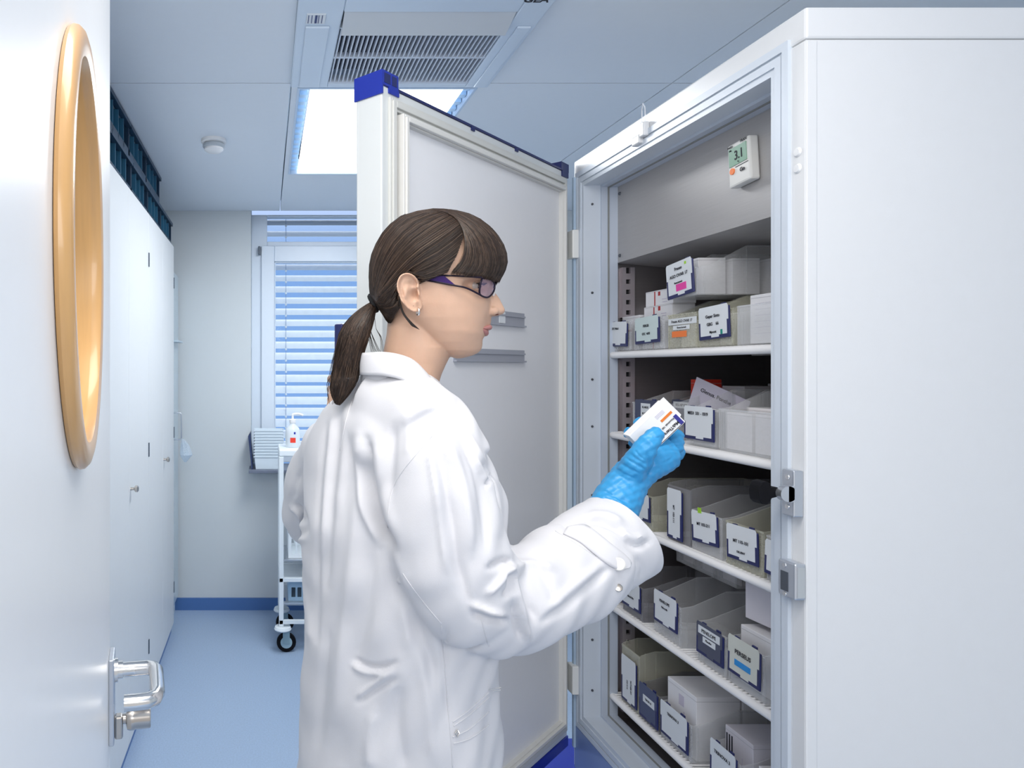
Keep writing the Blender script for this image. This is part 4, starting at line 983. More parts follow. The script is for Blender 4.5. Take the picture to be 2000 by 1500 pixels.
def strands(name, m, count, seed, mode):
    r = random.Random(seed); mb = MB()
    for i in range(count):
        u = r.random()
        if mode == 'cap':
            isA = r.random() < .62
            Gs = GA if isA else GB
            s = r.random()
            if not isA and s > .8 and r.random() < .45: s *= .8
            g = guide(Gs, s, 13)
            a, b = r.uniform(0, .5), r.uniform(.55, 1.0)
            if r.random() < .5: a, b = 0, 1
            elif not isA: b = 1.0
            k0, k1 = int(a*12), max(int(a*12)+3, int(b*12)); k1 = min(k1, 12); k0 = min(k0, k1-3)
            g = g[k0:k1+1]; lift = r.uniform(.0, .0022); side = 1 if r.random() < .82 else -1
            ph = r.uniform(0, 6.28); amp = r.uniform(0, 1.4)
            if not isA and k1 == 12: g[-1] = g[-1]+Vector((r.uniform(-2, 2), r.uniform(-4, 5)))
            P_ = []
            for k, p in enumerate(g):
                q, w = hsurf(p.x+amp*math.sin(ph+k*.5), p.y+amp*math.cos(ph+k*.45), lift-(.0012 if k in (0,) else 0))
                P_.append(q if side > 0 else q+RV*(2*w+2*lift))
            rr = r.uniform(.00025, .00045)
            mb.tube(P_, [rr*.6]+[rr]*(len(P_)-2)+[rr*.3], 3, cap=False)
    return wb(mb, name, m, smooth='all', parent=hr)
strands('hair_strands', HAIR2, 2600, 3, 'cap'); strands('hair_strands', HAIR3, 900, 5, 'cap')
# ponytail
LG = [(727, 589), (706, 601), (682, 622), (664, 648), (656, 685), (650, 725), (645, 762), (655, 790)]
RG = [(735, 598), (732, 612), (728, 632), (722, 655), (712, 685), (704, 722), (693, 755), (664, 792)]
def pony(s, t, w):   # s across 0..1, t along
    l, r_ = crom([Vector(p) for p in LG], 41), crom([Vector(p) for p in RG], 41)
    k = min(40, max(0, t*40)); i = min(int(k), 39); f_ = k-i
    a = l[i]*(1-f_)+l[i+1]*f_; b = r_[i]*(1-f_)+r_[i+1]*f_
    p = a*(1-s)+b*s
    return p
PL, PR = crom([Vector(p) for p in LG], 41), crom([Vector(p) for p in RG], 41)
pt = MB(); vs = []; n = 20
for k in range(41):
    a, b = PL[k], PR[k]; c = (a+b)/2; hw_ = (b-a)/2; t = k/40
    dep = .011+.016*math.sin(PI*min(1, t*1.3))**.8 if t < .77 else .022*(1-t)/.23+.006
    wc = .004+.020*min(1, t*2.2)
    for j in range(n):
        an = 2*PI*j/n; p = c+hw_*math.cos(an)*.93
        vs.append(HP(p.x, p.y, wc+dep*math.sin(an)*(1+.10*math.sin(j*2.7+k*.1))))
pt.add(vs, [(i*n+k, i*n+(k+1) % n, (i+1)*n+(k+1) % n, (i+1)*n+k) for i in range(40) for k in range(n)]+[tuple(range(n)), tuple(range(40*n, 41*n))])
pn = wb(pt, 'ponytail', HAIRM, smooth='all')
for (nm_, m_, cnt, sd_) in (('ponytail_strands', HAIR2, 900, 11), ('ponytail_strands', HAIR3, 420, 12)):
    r = random.Random(sd_); mb = MB()
    for i in range(cnt):
        s = r.random(); ds = r.uniform(-.12, .12); an = math.acos(max(-1, min(1, 1-2*s)))
        t0, t1 = (0 if r.random() < .6 else r.uniform(0, .5)), (r.uniform(.85, 1.0) if r.random() < .7 else r.uniform(.6, .9))
        P_ = []; ph = r.uniform(0, 6.28); am = r.uniform(0, 2.2)
        for k in range(12):
            t = t0+(t1-t0)*k/11; kk = min(39, int(t*40)); f_ = t*40-kk
            a = PL[kk]*(1-f_)+PL[kk+1]*f_; b = PR[kk]*(1-f_)+PR[kk+1]*f_; c = (a+b)/2; hw_ = (b-a)/2
            cs = max(-1, min(1, -math.cos(an)+ds*t)); p = c+hw_*cs*.97+Vector((am*math.sin(ph+t*5), 0))
            dep = .011+.016*math.sin(PI*min(1, t*1.3))**.8 if t < .77 else .022*(1-t)/.23+.006
            wc = .004+.020*min(1, t*2.2); P_.append(HP(p.x, p.y, wc+dep*math.sqrt(max(0, 1-cs*cs))+r.uniform(0, .0006)+.0006))
        if i % 40 == 0:
            for k in range(6, 12): P_[k] = P_[k]-UV_*(.0016*(k-5))
        rr = r.uniform(.0003, .0005)
        mb.tube(P_, [rr]*11+[rr*.3], 3, cap=False)
    for (x0_, y0_, x1_, y1_, x2_, y2_, x3_, y3_) in ((728, 610, 723, 640, 732, 668, 742, 690), (727, 606, 720, 635, 726, 668, 735, 690), (729, 612, 726, 640, 722, 660, 728, 692), (731, 606, 734, 640, 744, 660, 746, 688)) if sd_ == 11 else ():
        for d_ in (-1.2, 0, 1.2):
            g = crom([Vector((x0_, y0_)), Vector((x1_, y1_)), Vector((x2_+d_, y2_)), Vector((x3_+d_*2, y3_))], 12); mb.tube([HP(p.x, p.y, .016) for p in g], .0004, 3, cap=False)
    wb(mb, nm_, m_, smooth='all', parent=pn)
# hair tie
ht = MB(); P_ = []
for k in range(25):
    a = 2*PI*k/24; P_.append(HP(729+7.5*math.cos(a)*.5+1.2*math.sin(a*5), 592+13*math.cos(a)*1.0, .004+.014*math.sin(a)))
ht.tube(P_, [.0045+.0012*(k % 2) for k in range(25)], 8, cap=False)
wb(ht, 'hair_tie', mat('black_elastic', (.006, .006, .008), .9), smooth='all')
# loose lock behind the ear
lk_ = MB()
for d_ in range(7):
    g = crom([Vector((779, 578)), Vector((781+d_*.4, 596)), Vector((787+d_*.5, 613)), Vector((796+d_*1.3, 626+d_*.6)), Vector((806+d_*2.2, 638+d_))], 14)
    lk_.tube([HP(p.x, p.y, .071-max(0, (p.y-600))*.00012) for p in g], [.0006]*13+[.0002], 4, cap=False)
wb(lk_, 'loose_lock', HAIRM, smooth='all', parent=hr)
# ---- glasses
gl = bpy.data.objects.new('glasses', None); COL.objects.link(gl); gl.parent = person
PURP = mat('purple_acetate', (.030, .008, .10), .45, spec=.15); GBL = mat('glasses_black', (.010, .006, .018), .35, spec=.2)
for s in (1, -1):
    def G(px, py, w): return HP(px, py, w) if s > 0 else off(px, py, -w)
    up = crom([Vector((816, 541, 0)), Vector((840, 540.5, 0)), Vector((864, 538, 0)), Vector((904, 539.5, 0)), Vector((941, 542, 0))], 24)
    lo = crom([Vector((816, 545, 0)), Vector((840, 548.5, 0)), Vector((888, 557.5, 0)), Vector((912, 563, 0)), Vector((938, 576, 0))], 24)
    W_ = lambda px: .0745-.010*max(0, (px-900)/45)
    arm = MB().tube([G(p.x, p.y, W_(p.x)) for p in up], .0012, 8).tube([G(p.x, p.y, W_(p.x)) for p in lo], .0013, 8)
    arm.tube([G(816, 543, .074), G(805, 540, .073), G(792, 541, .070), G(782, 552, .066)], .0018, 8)
    wb(arm, 'temple', GBL, parent=gl)
    vs = []; kk = 15
    for k in range(kk):
        a, b = up[k], lo[k]
        cut = 1.0 if k < 11 else 1.0-(k-10)*.22
        for (p, q) in ((a, b),):
            vs += [G(p.x, p.y, W_(p.x)+.0006), G(q.x, q.y, W_(q.x)+.0006), G(p.x, p.y, W_(p.x)-.0006), G(q.x, q.y, W_(q.x)-.0006)]
    kk = 13
    pl = MB().add(vs[:4*kk], [(4*k, 4*k+1, 4*k+5, 4*k+4) for k in range(kk-1)]+[(4*k+2, 4*k+6, 4*k+7, 4*k+3) for k in range(kk-1)]+[(4*(kk-1), 4*(kk-1)+1, 4*(kk-1)+3, 4*(kk-1)+2)])
    wb(pl, 'temple_plate', PURP, parent=gl)
    rim = [(941.5, 544, .062), (950, 543.5, .052), (958, 546, .036), (964, 551, .020), (966, 560, .014), (964, 569, .016), (958, 577.5, .030), (951, 581, .045), (941, 578, .058), (936.5, 572, .0635), (938, 556, .0645)]
    rp = crom([Vector(p) for p in rim]+[Vector(rim[0])], 45)
    wb(MB().tube([G(p.x, p.y, p.z) for p in rp], .0014, 8, cap=False), 'rim', GBL, parent=gl)
    c_ = Vector((953, 562, .040)); lv_ = [G(c_.x, c_.y, c_.z)]+[G(p.x, p.y, p.z) for p in rp[:-1]]
    wb(MB().add(lv_, [(0, k+1, (k+1) % 44+1) for k in range(44)]), 'lens', plastic_clear('lens_glass', (.93, .90, .96), .07, (.55, .45, .7), .03), smooth=False, parent=gl)
    wb(MB().tube([G(966, 556, .014), G(968, 553, .0)], .0012, 8), 'bridge', GBL, parent=gl)
    wb(ell(G(964, 572, .012), (.0025, .0015, .005)), 'nose_pad', plastic_clear('pad', (.9, .9, .9), .4), parent=gl)
# earring
er = MB(); P_ = []
for k in range(17):
    a = 2*PI*k/16; P_.append(HP(816.5+3.5*math.cos(a)*.6, 609+6.5*math.sin(a), 0.0790+.004*math.cos(a)))
wb(MB().tube(P_, .0016, 8, cap=False), 'earring', CHROME, smooth='all')
wb(ell(HP(807, 597.5, .0795), (.0008, .0008, .0008)), 'ear_stud', BLACK)
# ================================================================ lab coat
fdir = Vector((.80, .60, 0)); ldir = Vector((.60, -.80, 0))
TR_ = [(722, 722, 838, 1.075, .62), (735, 706, 852, 1.08, .60), (760, 677, 866, 1.085, .56), (787, 650, 880, 1.09, .54), (805, 634, 890, 1.09, .53), (845, 615, 920, 1.095, .54), (872, 607, 938, 1.10, .58), (907, 602, 957, 1.10, .64), (957, 599, 979, 1.10, .70), (1020, 597, 983, 1.10, .74), (1090, 599, 982, 1.10, .76), (1150, 600, 974, 1.10, .76), (1220, 600, 966, 1.10, .76), (1300, 598, 963, 1.10, .76), (1380, 593, 966, 1.10, .76), (1500, 590, 963, 1.10, .78), (1650, 580, 965, 1.10, .8), (1860, 570, 975, 1.10, .8)]
def trow(y):
    return [float(np.interp(y, [r[0] for r in TR_], [r[k] for r in TR_])) for k in (1, 2, 3, 4)]
def torso():
    vs = []; n = 72; ys_ = [722, 728, 735, 742, 750, 760, 773, 787, 805, 825, 845, 872, 907, 957, 1020, 1090, 1150, 1220, 1300, 1380, 1440, 1500, 1650, 1860]
    for y in ys_:
        L, R_, Yc, ra = trow(y)
        if y > 780: L, R_ = L-7, R_+10
        x0_, x1_ = (L-CX)/CF*Yc, (R_-CX)/CF*Yc; cx_, hw_ = (x0_+x1_)/2, (x1_-x0_)/2
        g = hw_/math.sqrt((ldir.x)**2+(ra*fdir.x)**2); z = CZ-(y-CY)/CF*Yc
        for _ in range(8):
            pxs = []
            for k in range(36):
                a = 2*PI*k/36; q = Vector((cx_, Yc, 0))+ldir*(g*math.cos(a))+fdir*(g*ra*math.sin(a)); pxs.append(CX+CF*q.x/q.y)
            lo_, hi_ = min(pxs), max(pxs); g *= (R_-L)/(hi_-lo_); cx_ += ((L+R_)-(lo_+hi_))/2/CF*Yc
        for k in range(n):
            a = 2*PI*k/n; p = Vector((cx_, Yc, z))+ldir*(g*math.cos(a))+fdir*(g*ra*math.sin(a)); vs.append(p)
    m = len(ys_)
    return MB().add(vs, [(i*n+k, i*n+(k+1) % n, (i+1)*n+(k+1) % n, (i+1)*n+k) for i in range(m-1) for k in range(n)]+[tuple(range(n)), tuple(range((m-1)*n, m*n))])
def Tt(pts):
    return [at(*p[:3]) for p in pts], [p[3] for p in pts]
ra_ = [(800, 830, 1.03, .048), (828, 868, .99, .062), (846, 915, .965, .070), (852, 970, .955, .073), (862, 1030, .95, .076), (883, 1095, .945, .078), (912, 1150, .95, .078), (945, 1190, .955, .068)]
Pa, Ra = Tt(ra_)
fa = [(930, 1178, .955, .062), (965, 1190, .96, .066), (1005, 1178, .975, .068), (1045, 1155, .99, .068), (1090, 1130, 1.01, .070), (1130, 1105, 1.03, .071), (1165, 1080, 1.045, .070)]
Pf, Rf = Tt(fa)
# cuff with open end
def cuff():
    n = 40; rows_ = []
    ax0, ax1 = at(1150, 1084, 1.04), at(1203, 1052, 1.070)
    T = (ax1-ax0).normalized(); up = (Vector((0, 0, 1))-T*T.z).normalized(); sd_ = T.cross(up)
    specs = [(0, .070, .065), (.3, .070, .065), (.6, .069, .064), (.85, .068, .063), (.97, .067, .062), (1.0, .066, .061), (.97, .063, .058), (.7, .060, .055), (.3, .056, .052)]
    vs = []
    for (t, a_, b_) in specs:
        c = ax0+(ax1-ax0)*t*1.0
        for k in range(n):
            an = 2*PI*k/n; r1 = a_*math.cos(an); r2 = b_*math.sin(an)
            sh_ = T*(-.012*math.cos(an)*t+.016*(1 if math.cos(an) < 0 else 0)*abs(math.cos(an))*t)
            vs.append(c+up*r1+sd_*r2+sh_)
    m = len(specs)
    return MB().add(vs, [(i*n+k, i*n+(k+1) % n, (i+1)*n+(k+1) % n, (i+1)*n+k) for i in range(m-1) for k in range(n)]+[tuple(range(n)), tuple(range((m-1)*n, m*n))])
la_ = [(655, 870, 1.20, .055), (630, 920, 1.27, .062), (606, 970, 1.315, .055), (593, 1015, 1.345, .045), (600, 1030, 1.36, .040)]
Pl, Rl = Tt(la_)
lf_ = [(598, 1025, 1.36, .042), (606, 975, 1.385, .045), (620, 930, 1.40, .044), (634, 893, 1.415, .040)]
Pl2, Rl2 = Tt(lf_)
YK = [Tt(q) for q in ([(742, 772, 1.075, .055), (775, 790, 1.04, .060), (805, 812, 1.01, .060), (830, 850, .985, .062)], [(738, 795, 1.09, .050), (762, 835, 1.055, .066), (800, 885, 1.01, .072), (825, 930, .985, .070)], [(820, 790, 1.03, .040), (850, 815, .99, .045), (870, 850, .98, .050), (885, 900, .975, .055)], [(765, 880, 1.075, .060), (780, 950, 1.05, .078), (790, 1000, 1.04, .085), (800, 1100, 1.04, .08)])]
ct_o, ct_m, cc = remesh([torso()]+[MB().tube(a_, b_, 24) for a_, b_ in YK]+[MB().tube(Pa, Ra, 28), MB().tube(Pf, Rf, 28), cuff(), MB().tube(Pl, Rl, 20), MB().tube(Pl2, Rl2, 20)], 'lab_coat', COATM, .0032, 38, fac=.6)
def normals(me):
    nn = np.empty(len(me.vertices)*3); me.vertices.foreach_get('normal', nn); return nn.reshape(-1, 3)
def apply_(co): ct_m.vertices.foreach_set('co', co.ravel()); ct_m.update()
FOLDS = [  # polyline px, amplitude (m), width (px), optional second width
    ([(700, 850), (704, 920), (716, 1000), (742, 1060)], .0075, 11), ([(714, 862), (718, 925), (735, 1010), (765, 1075)], -.016, 13),
    ([(735, 870), (745, 950), (770, 1040)], .004, 12),
    ([(662, 800), (655, 900), (642, 1040), (636, 1150)], -.0055, 10), ([(680, 800), (672, 900), (660, 1000)], .004, 10),
    ([(640, 830), (628, 930), (620, 1080), (618, 1250)], -.005, 8), ([(650, 815), (640, 920), (630, 1080)], .004, 8),
    ([(700, 960), (690, 1080), (670, 1250), (655, 1400)], .006, 16), ([(725, 1080), (715, 1200), (690, 1300)], -.006, 18),
    ([(765, 1080), (790, 1180), (800, 1270)], .006, 16), ([(745, 1060), (775, 1150), (830, 1260), (850, 1330)], -.007, 14),
    ([(848, 855), (866, 920), (880, 1000), (893, 1090), (915, 1180)], -.0085, 12), ([(838, 865), (850, 940), (862, 1030), (872, 1110)], .005, 10),
    ([(872, 860), (900, 930), (915, 1010), (920, 1080)], .006, 12), ([(900, 850), (930, 920), (945, 1000), (950, 1070)], -.005, 10),
    ([(905, 838), (940, 900), (965, 960), (975, 1040)], .006, 9), ([(948, 905), (960, 930), (950, 945)], -.008, 7), ([(925, 895), (940, 925), (955, 950)], .006, 6),
    ([(955, 1110), (985, 1095), (1000, 1098)], -.008, 7), ([(950, 1160), (975, 1138), (998, 1104)], .008, 8), ([(985, 1165), (998, 1150), (1000, 1120)], -.010, 7),
    ([(920, 1180), (950, 1192), (985, 1202)], .0095, 8), ([(925, 1198), (955, 1212), (992, 1216)], -.008, 8),
    ([(1000, 1110), (1010, 1160), (1020, 1205), (1032, 1250)], .011, 8), ([(1022, 1120), (1030, 1160), (1045, 1210)], -.008, 8), ([(1005, 1180), (1010, 1215), (1018, 1245)], -.008, 8),
    ([(1010, 1105), (1045, 1100), (1080, 1110)], .005, 9), ([(1045, 1085), (1070, 1140), (1085, 1180)], -.004, 11),
    ([(1190, 1110), (1150, 1145), (1110, 1180), (1060, 1215)], -.0065, 9), ([(1170, 1105), (1120, 1145), (1075, 1185)], .005, 10),
    ([(1140, 1022), (1165, 1018), (1195, 1028), (1215, 1040)], -.009, 7), ([(1150, 1008), (1185, 1008), (1215, 1020)], .006, 8),
    ([(1225, 1060), (1245, 1078), (1262, 1075)], -.006, 7), ([(1105, 1030), (1150, 1060), (1185, 1085)], -.004, 5),
    ([(695, 1288), (715, 1300), (745, 1303), (775, 1293)], -.0065, 6), ([(690, 1300), (715, 1312), (750, 1315)], .006, 6), ([(698, 1360), (725, 1340), (765, 1312)], .0055, 6), ([(700, 1372), (735, 1348), (775, 1325)], -.005, 6),
    ([(640, 1230), (632, 1330), (622, 1450)], -.005, 12), ([(870, 1230), (868, 1300), (876, 1400)], -.004, 8), ([(820, 1280), (838, 1380), (846, 1480)], .005, 14), ([(780, 1340), (775, 1420), (790, 1500)], -.005, 16), ([(730, 1390), (722, 1450), (725, 1500)], .005, 14),
    ([(569, 990), (585, 1005), (590, 1035)], .007, 6), ([(582, 985), (594, 1010), (597, 1045)], -.007, 6), ([(585, 925), (575, 950), (572, 975)], -.005, 6),
    ([(770, 830), (765, 900), (762, 960)], -.004, 10), ([(790, 800), (800, 850), (795, 890)], .003, 12), ([(600, 1160), (605, 1250)], .004, 8),
    ([(560, 1060), (580, 1060), (598, 1050)], .006, 7)]
def fold(co, nn, pts, amp, wid_):
    x, y = proj(co); P_ = np.array([[p.x, p.y] for p in crom([Vector(p) for p in pts], 14)])
    lo, hi = P_.min(0)-3*wid_, P_.max(0)+3*wid_
    tc_ = np.array([0, 0, CZ])-co; tc_ /= np.linalg.norm(tc_, axis=1)[:, None]
    sel = np.where((x > lo[0]) & (x < hi[0]) & (y > lo[1]) & (y < hi[1]) & ((nn*tc_).sum(1) > .02))[0]
    if not len(sel): return co
    q = np.stack([x[sel], y[sel]], 1); best = np.full(len(sel), 1e9); par = np.zeros(len(sel))
    for i in range(len(P_)-1):
        a, b = P_[i], P_[i+1]; d = b-a; t = np.clip(((q-a)@d)/(d@d), 0, 1); dist = np.linalg.norm(q-a-t[:, None]*d, axis=1)
        u = dist < best; best[u] = dist[u]; par[u] = (i+t[u])/(len(P_)-1)
    k = amp*np.exp(-(best/wid_)**2)*np.clip(np.sin(np.pi*(par*.86+.07))*1.6, 0, 1)
    co = co.copy(); co[sel] += nn[sel]*k[:, None]; return co
# broad cloth undulation
def undul(co, nn):
    x, y, z = co.T
    h = .0035*np.sin(x*38+y*52+2*np.sin(z*6))*np.clip((1.25-z)*3, 0, 1)+.0022*np.sin(z*31+x*40+np.sin(y*23)*2)+.0012*np.sin(x*120-z*70+y*60)
    return co+nn*h[:, None]
cc = undul(cc, normals(ct_m)); apply_(cc)
for (p_, a_, w_) in FOLDS:
    cc = fold(cc, normals(ct_m), p_, a_*1.0, w_*.85)
apply_(cc)
# two light smoothing passes after the folds
ed = np.empty(len(ct_m.edges)*2, dtype=np.int32); ct_m.edges.foreach_get('vertices', ed); ed = ed.reshape(-1, 2)
for _ in range(1):
    acc = np.zeros_like(cc); cnt = np.zeros(len(cc)); np.add.at(acc, ed[:, 0], cc[ed[:, 1]]); np.add.at(acc, ed[:, 1], cc[ed[:, 0]]); np.add.at(cnt, ed[:, 0], 1); np.add.at(cnt, ed[:, 1], 1)
    cc = .5*cc+.5*acc/cnt[:, None]
apply_(cc)
# crisp turned cuff band over the sleeve end
cb_ = MB(); n_ = 120; ax0, ax1 = at(1150, 1084, 1.04), at(1208, 1049, 1.072); T_c = (ax1-ax0).normalized(); up_c = (Vector((0, 0, 1))-T_c*T_c.z).normalized(); sd_c = T_c.cross(up_c)
specs_ = [(-.9, .060, .055), (-.5, .0665, .061), (-.2, .0695, .0645), (.0, .0705, .0660), (.3, .0708, .0670), (.6, .0710, .0675), (.85, .0712, .0675), (1.02, .0710, .0670), (1.04, .0695, .0660), (1.0, .0685, .0645), (.8, .0660, .062), (.4, .060, .056)]
dense = []
for i in range(len(specs_)-1):
    st_n = 8 if i < 7 else 2
    for k in range(st_n): dense.append(tuple(specs_[i][j]+(specs_[i+1][j]-specs_[i][j])*k/st_n for j in range(3)))
specs_ = dense+[specs_[-1]]
vs = []
for q_, (t, a_, b_) in enumerate(specs_):
    for k in range(n_):
        an = 2*PI*k/n_; wv = 1+.012*math.sin(3*an+1)*t+.008*math.sin(7*an+q_*.3)*t
        vs.append(ax0+(ax1-ax0)*t+up_c*(a_*wv*math.cos(an))+sd_c*(b_*wv*math.sin(an))+T_c*(-.018*math.cos(an)*max(0, t)))
cb_.add(vs, [(i*n_+k, i*n_+(k+1) % n_, (i+1)*n_+(k+1) % n_, (i+1)*n_+k) for i in range(len(specs_)-1) for k in range(n_)])
bv_ = np.array(cb_.v); tm_ = bpy.data.meshes.new('tm'); tm_.from_pydata(cb_.v, [], cb_.f); tm_.update()
sgn_ = 1 if (np.array(tm_.vertices[n_*20].normal) @ (bv_[n_*20]-np.array(ax0))) > 0 else -1
for (p_, a_, w_) in [([(1140, 1022), (1165, 1018), (1195, 1028), (1215, 1040)], -.0075, 6), ([(1150, 1006), (1185, 1006), (1215, 1020)], .005, 7), ([(1222, 1056), (1240, 1068), (1258, 1064), (1268, 1056)], -.005, 6), ([(1215, 1040), (1235, 1050), (1255, 1048)], .004, 6), ([(1190, 1125), (1165, 1145), (1140, 1165)], -.004, 6), ([(1245, 1090), (1255, 1110), (1252, 1130)], -.003, 6), ([(1082, 1036), (1110, 1052), (1150, 1080), (1185, 1104)], -.0022, 2.2)]:
    nn_ = normals(tm_)*sgn_; bv_ = fold(bv_, nn_, p_, a_, w_); tm_.vertices.foreach_set('co', bv_.ravel()); tm_.update()
cb_.v = [tuple(v) for v in bv_]; bpy.data.meshes.remove(tm_)
band_v, band_f = list(cb_.v), list(cb_.f)
pf_ = [tuple(p.vertices) for p in ct_m.polygons]
BV = BVHTree.FromPolygons([tuple(c) for c in cc]+band_v, pf_+[tuple(i+len(cc) for i in f) for f in band_f])
def onc(px, py, lift=.0):
    d = ray(px, py).normalized(); h = BV.ray_cast(CAMP, d)
    if h[0] is None: return CAMP+d*1.0
    return h[0]-d*lift
finish(ct_m, cc, ct_o, person)
def seam(name, pts, r=.0007, m=None, lift=.0002, n=30, parent=None):
    P_ = [onc(p.x, p.y, lift) for p in crom([Vector(p) for p in pts], n)]
    P2 = [P_[0]]+[(P_[i-1]+P_[i]*2+P_[i+1])/4 for i in range(1, n-1)]+[P_[-1]]
    mb = MB().tube(P2, r, 6); return wb(mb, name, m or COATM, smooth='all', parent=parent or ct_o2)
ct_o2 = ct_o
wb(cb_, 'cuff', COATM, parent=ct_o)
def wbc(mb, name, m, **k): return wb(mb, name, m, parent=ct_o, **k)
for pts in ([(843, 852), (815, 885), (790, 915), (770, 948), (760, 985), (757, 1030)], [(700, 745), (690, 775), (676, 820), (664, 880)], [(862, 1222), (868, 1290), (874, 1370), (880, 1440), (884, 1499)], [(940, 1210), (948, 1240), (955, 1262)], [(1085, 1037), (1120, 1058), (1165, 1088), (1190, 1105)],
            [(787, 1120), (800, 1140), (830, 1180), (862, 1218)]):
    seam('seam', pts)
# pocket
for pts in ([(884, 1410), (910, 1392), (938, 1368), (955, 1353)], [(886, 1418), (912, 1400), (940, 1376), (955, 1362)], [(884, 1440), (915, 1425), (940, 1404), (955, 1390)], [(886, 1452), (915, 1444), (940, 1428), (955, 1416)]):
    seam('pocket_edge', pts, r=.0011)
zp = wbc(MB().tube([onc(893, 1425, .002), onc(897, 1432, .005), onc(893, 1439, .004), onc(889, 1432, .003), onc(893, 1425, .002)], .0012, 6), 'zip_pull', CHROME)
wbc(MB().tube([onc(955, 1348, .001), onc(955, 1344, .003)+UV_*.008, onc(955, 1340, .003)+UV_*.016, onc(955, 1346, .003)+UV_*.015, onc(955, 1349, .002)+UV_*.006], .0009, 6), 'zip_pull', CHROME)
# cuff tab + button + snap
tab = [(1110, 1026), (1146, 1022), (1190, 1056), (1229, 1092), (1229, 1108), (1203, 1112), (1180, 1098), (1145, 1072), (1112, 1050)]
up_e = crom([Vector(p) for p in ((1108, 1030), (1144, 1026), (1188, 1058), (1229, 1092), (1230, 1107))], 20)
lo_e = crom([Vector(p) for p in ((1100, 1042), (1132, 1058), (1165, 1085), (1202, 1111), (1229, 1109))], 20)
vs = []; nx = 7
for k in range(20):
    for j in range(nx):
        p = up_e[k].lerp(lo_e[k], j/(nx-1)); vs.append(onc(p.x, p.y, .0028))
for _ in range(3):
    v2 = list(vs)
    for k in range(1, 19):
        for j in range(1, nx-1):
            i = k*nx+j; v2[i] = (vs[i-1]+vs[i+1]+vs[i-nx]+vs[i+nx]+vs[i]*2)/6
    vs = v2
tb = wbc(MB().add(vs, [(k*nx+j, k*nx+j+1, (k+1)*nx+j+1, (k+1)*nx+j) for k in range(19) for j in range(nx-1)]), 'cuff_tab', COATM)
sd = tb.modifiers.new('s', 'SOLIDIFY'); sd.thickness = .0032; sd.offset = 0
def disc(px, py, r, th, lift, name, m, parent):
    c = onc(px, py, lift); n_ = (CAMP-c).normalized(); M = frame(c, Vector((1, 0, 0))-n_*n_.x, n_.cross(Vector((1, 0, 0))-n_*n_.x))
    mb = MB().lathe([(.0003, 0), (r, 0), (r, th*.6), (r*.85, th), (r*.6, th*.8), (.0003, th*.8)], n=24).xf(M); return wb(mb, name, m, parent=parent)
disc(1208, 1102, .0092, .003, .0045, 'button', mat('button_white', (.75, .74, .72), .3), tb)
disc(1208, 1148, .0055, .002, .001, 'snap_fastener', NICKEL, ct_o)
# collar
TOPL = [(701, 692, 0), (705, 690, .030), (722, 689, .052), (748, 688, .066), (780, 693, .071), (807, 704, .070), (832, 728, .063), (852, 753, .049), (862, 764, .025), (866, 768, .008)]
BOTL = [(702, 730, 0), (706, 732, .040), (722, 733, .064), (748, 734, .080), (778, 740, .088), (806, 752, .089), (832, 770, .084), (858, 790, .072), (876, 800, .048), (880, 802, .020)]
tl_, bl_ = crom([Vector(p) for p in TOPL], 40), crom([Vector(p) for p in BOTL], 40)
vs = []; nr = 8
def colpt(k, j, s):
    f_ = j/(nr-1); p = tl_[k].lerp(bl_[k], f_); w = p.z+.003*math.sin(PI*f_)
    return HP(p.x, p.y, w) if s > 0 else off(p.x, p.y, -w)
seq = [(k, -1) for k in range(39, 0, -1)]+[(k, 1) for k in range(40)]
for (k, s) in seq:
    for j in range(nr): vs.append(colpt(k, j, s))
m_ = len(seq)
co_ = wbc(MB().add(vs, [(i*nr+j, i*nr+j+1, (i+1)*nr+j+1, (i+1)*nr+j) for i in range(m_-1) for j in range(nr-1)]), 'collar', COATM)
sd = co_.modifiers.new('s', 'SOLIDIFY'); sd.thickness = .003; sd.offset = 0
# inner collar stand
vs = []
for (k, s) in seq:
    for f_, dw in ((0, -.001), (.5, -.010), (1.3, -.012)):
        p = tl_[k].lerp(bl_[k], f_); w = max(0, p.z+dw)
        vs.append(HP(p.x+2, p.y+1, w) if s > 0 else off(p.x+2, p.y+1, -w))
st_ = wbc(MB().add(vs, [(i*3+j, i*3+j+1, (i+1)*3+j+1, (i+1)*3+j) for i in range(m_-1) for j in range(2)]), 'collar_stand', COATM)
sd = st_.modifiers.new('s', 'SOLIDIFY'); sd.thickness = .002; sd.offset = 0
# trousers and shoes (below the picture)
tw = []
for s in (-1, 1):
    lx, ly = .21+s*-.048, 1.10+s*.075
    tw.append(MB().tube([(lx, ly, .80), (lx, ly, .72), (lx+.01, ly, .50), (lx, ly, .32), (lx-.005, ly, .10)], [.070, .072, .066, .060, .056], 20))
    wb(MB().tube([(lx-.05, ly, .045), (lx-.02, ly, .05), (lx+.05, ly, .05), (lx+.12, ly, .038), (lx+.155, ly, .032)], [(.038, .036), (.048, .042), (.046, .046), (.036, .048), (.022, .03)], 18), 'shoe', WHITE)
tro, trm, trc = remesh(tw, 'trousers', mat('white_trousers', (.72, .73, .76), .8), .006, 2); finish(trm, trc, tro, person)
# ---- gloved right hand
GH = []
def tb_(pts): P_, R_ = Tt(pts); return MB().tube([tuple(p) for p in P_], R_, 18)
GH.append(tb_([(1168, 1055, 1.05, .038), (1190, 1010, 1.065, .0365), (1207, 975, 1.075, .0345), (1222, 948, 1.08, .031), (1238, 925, 1.083, .0285)]))
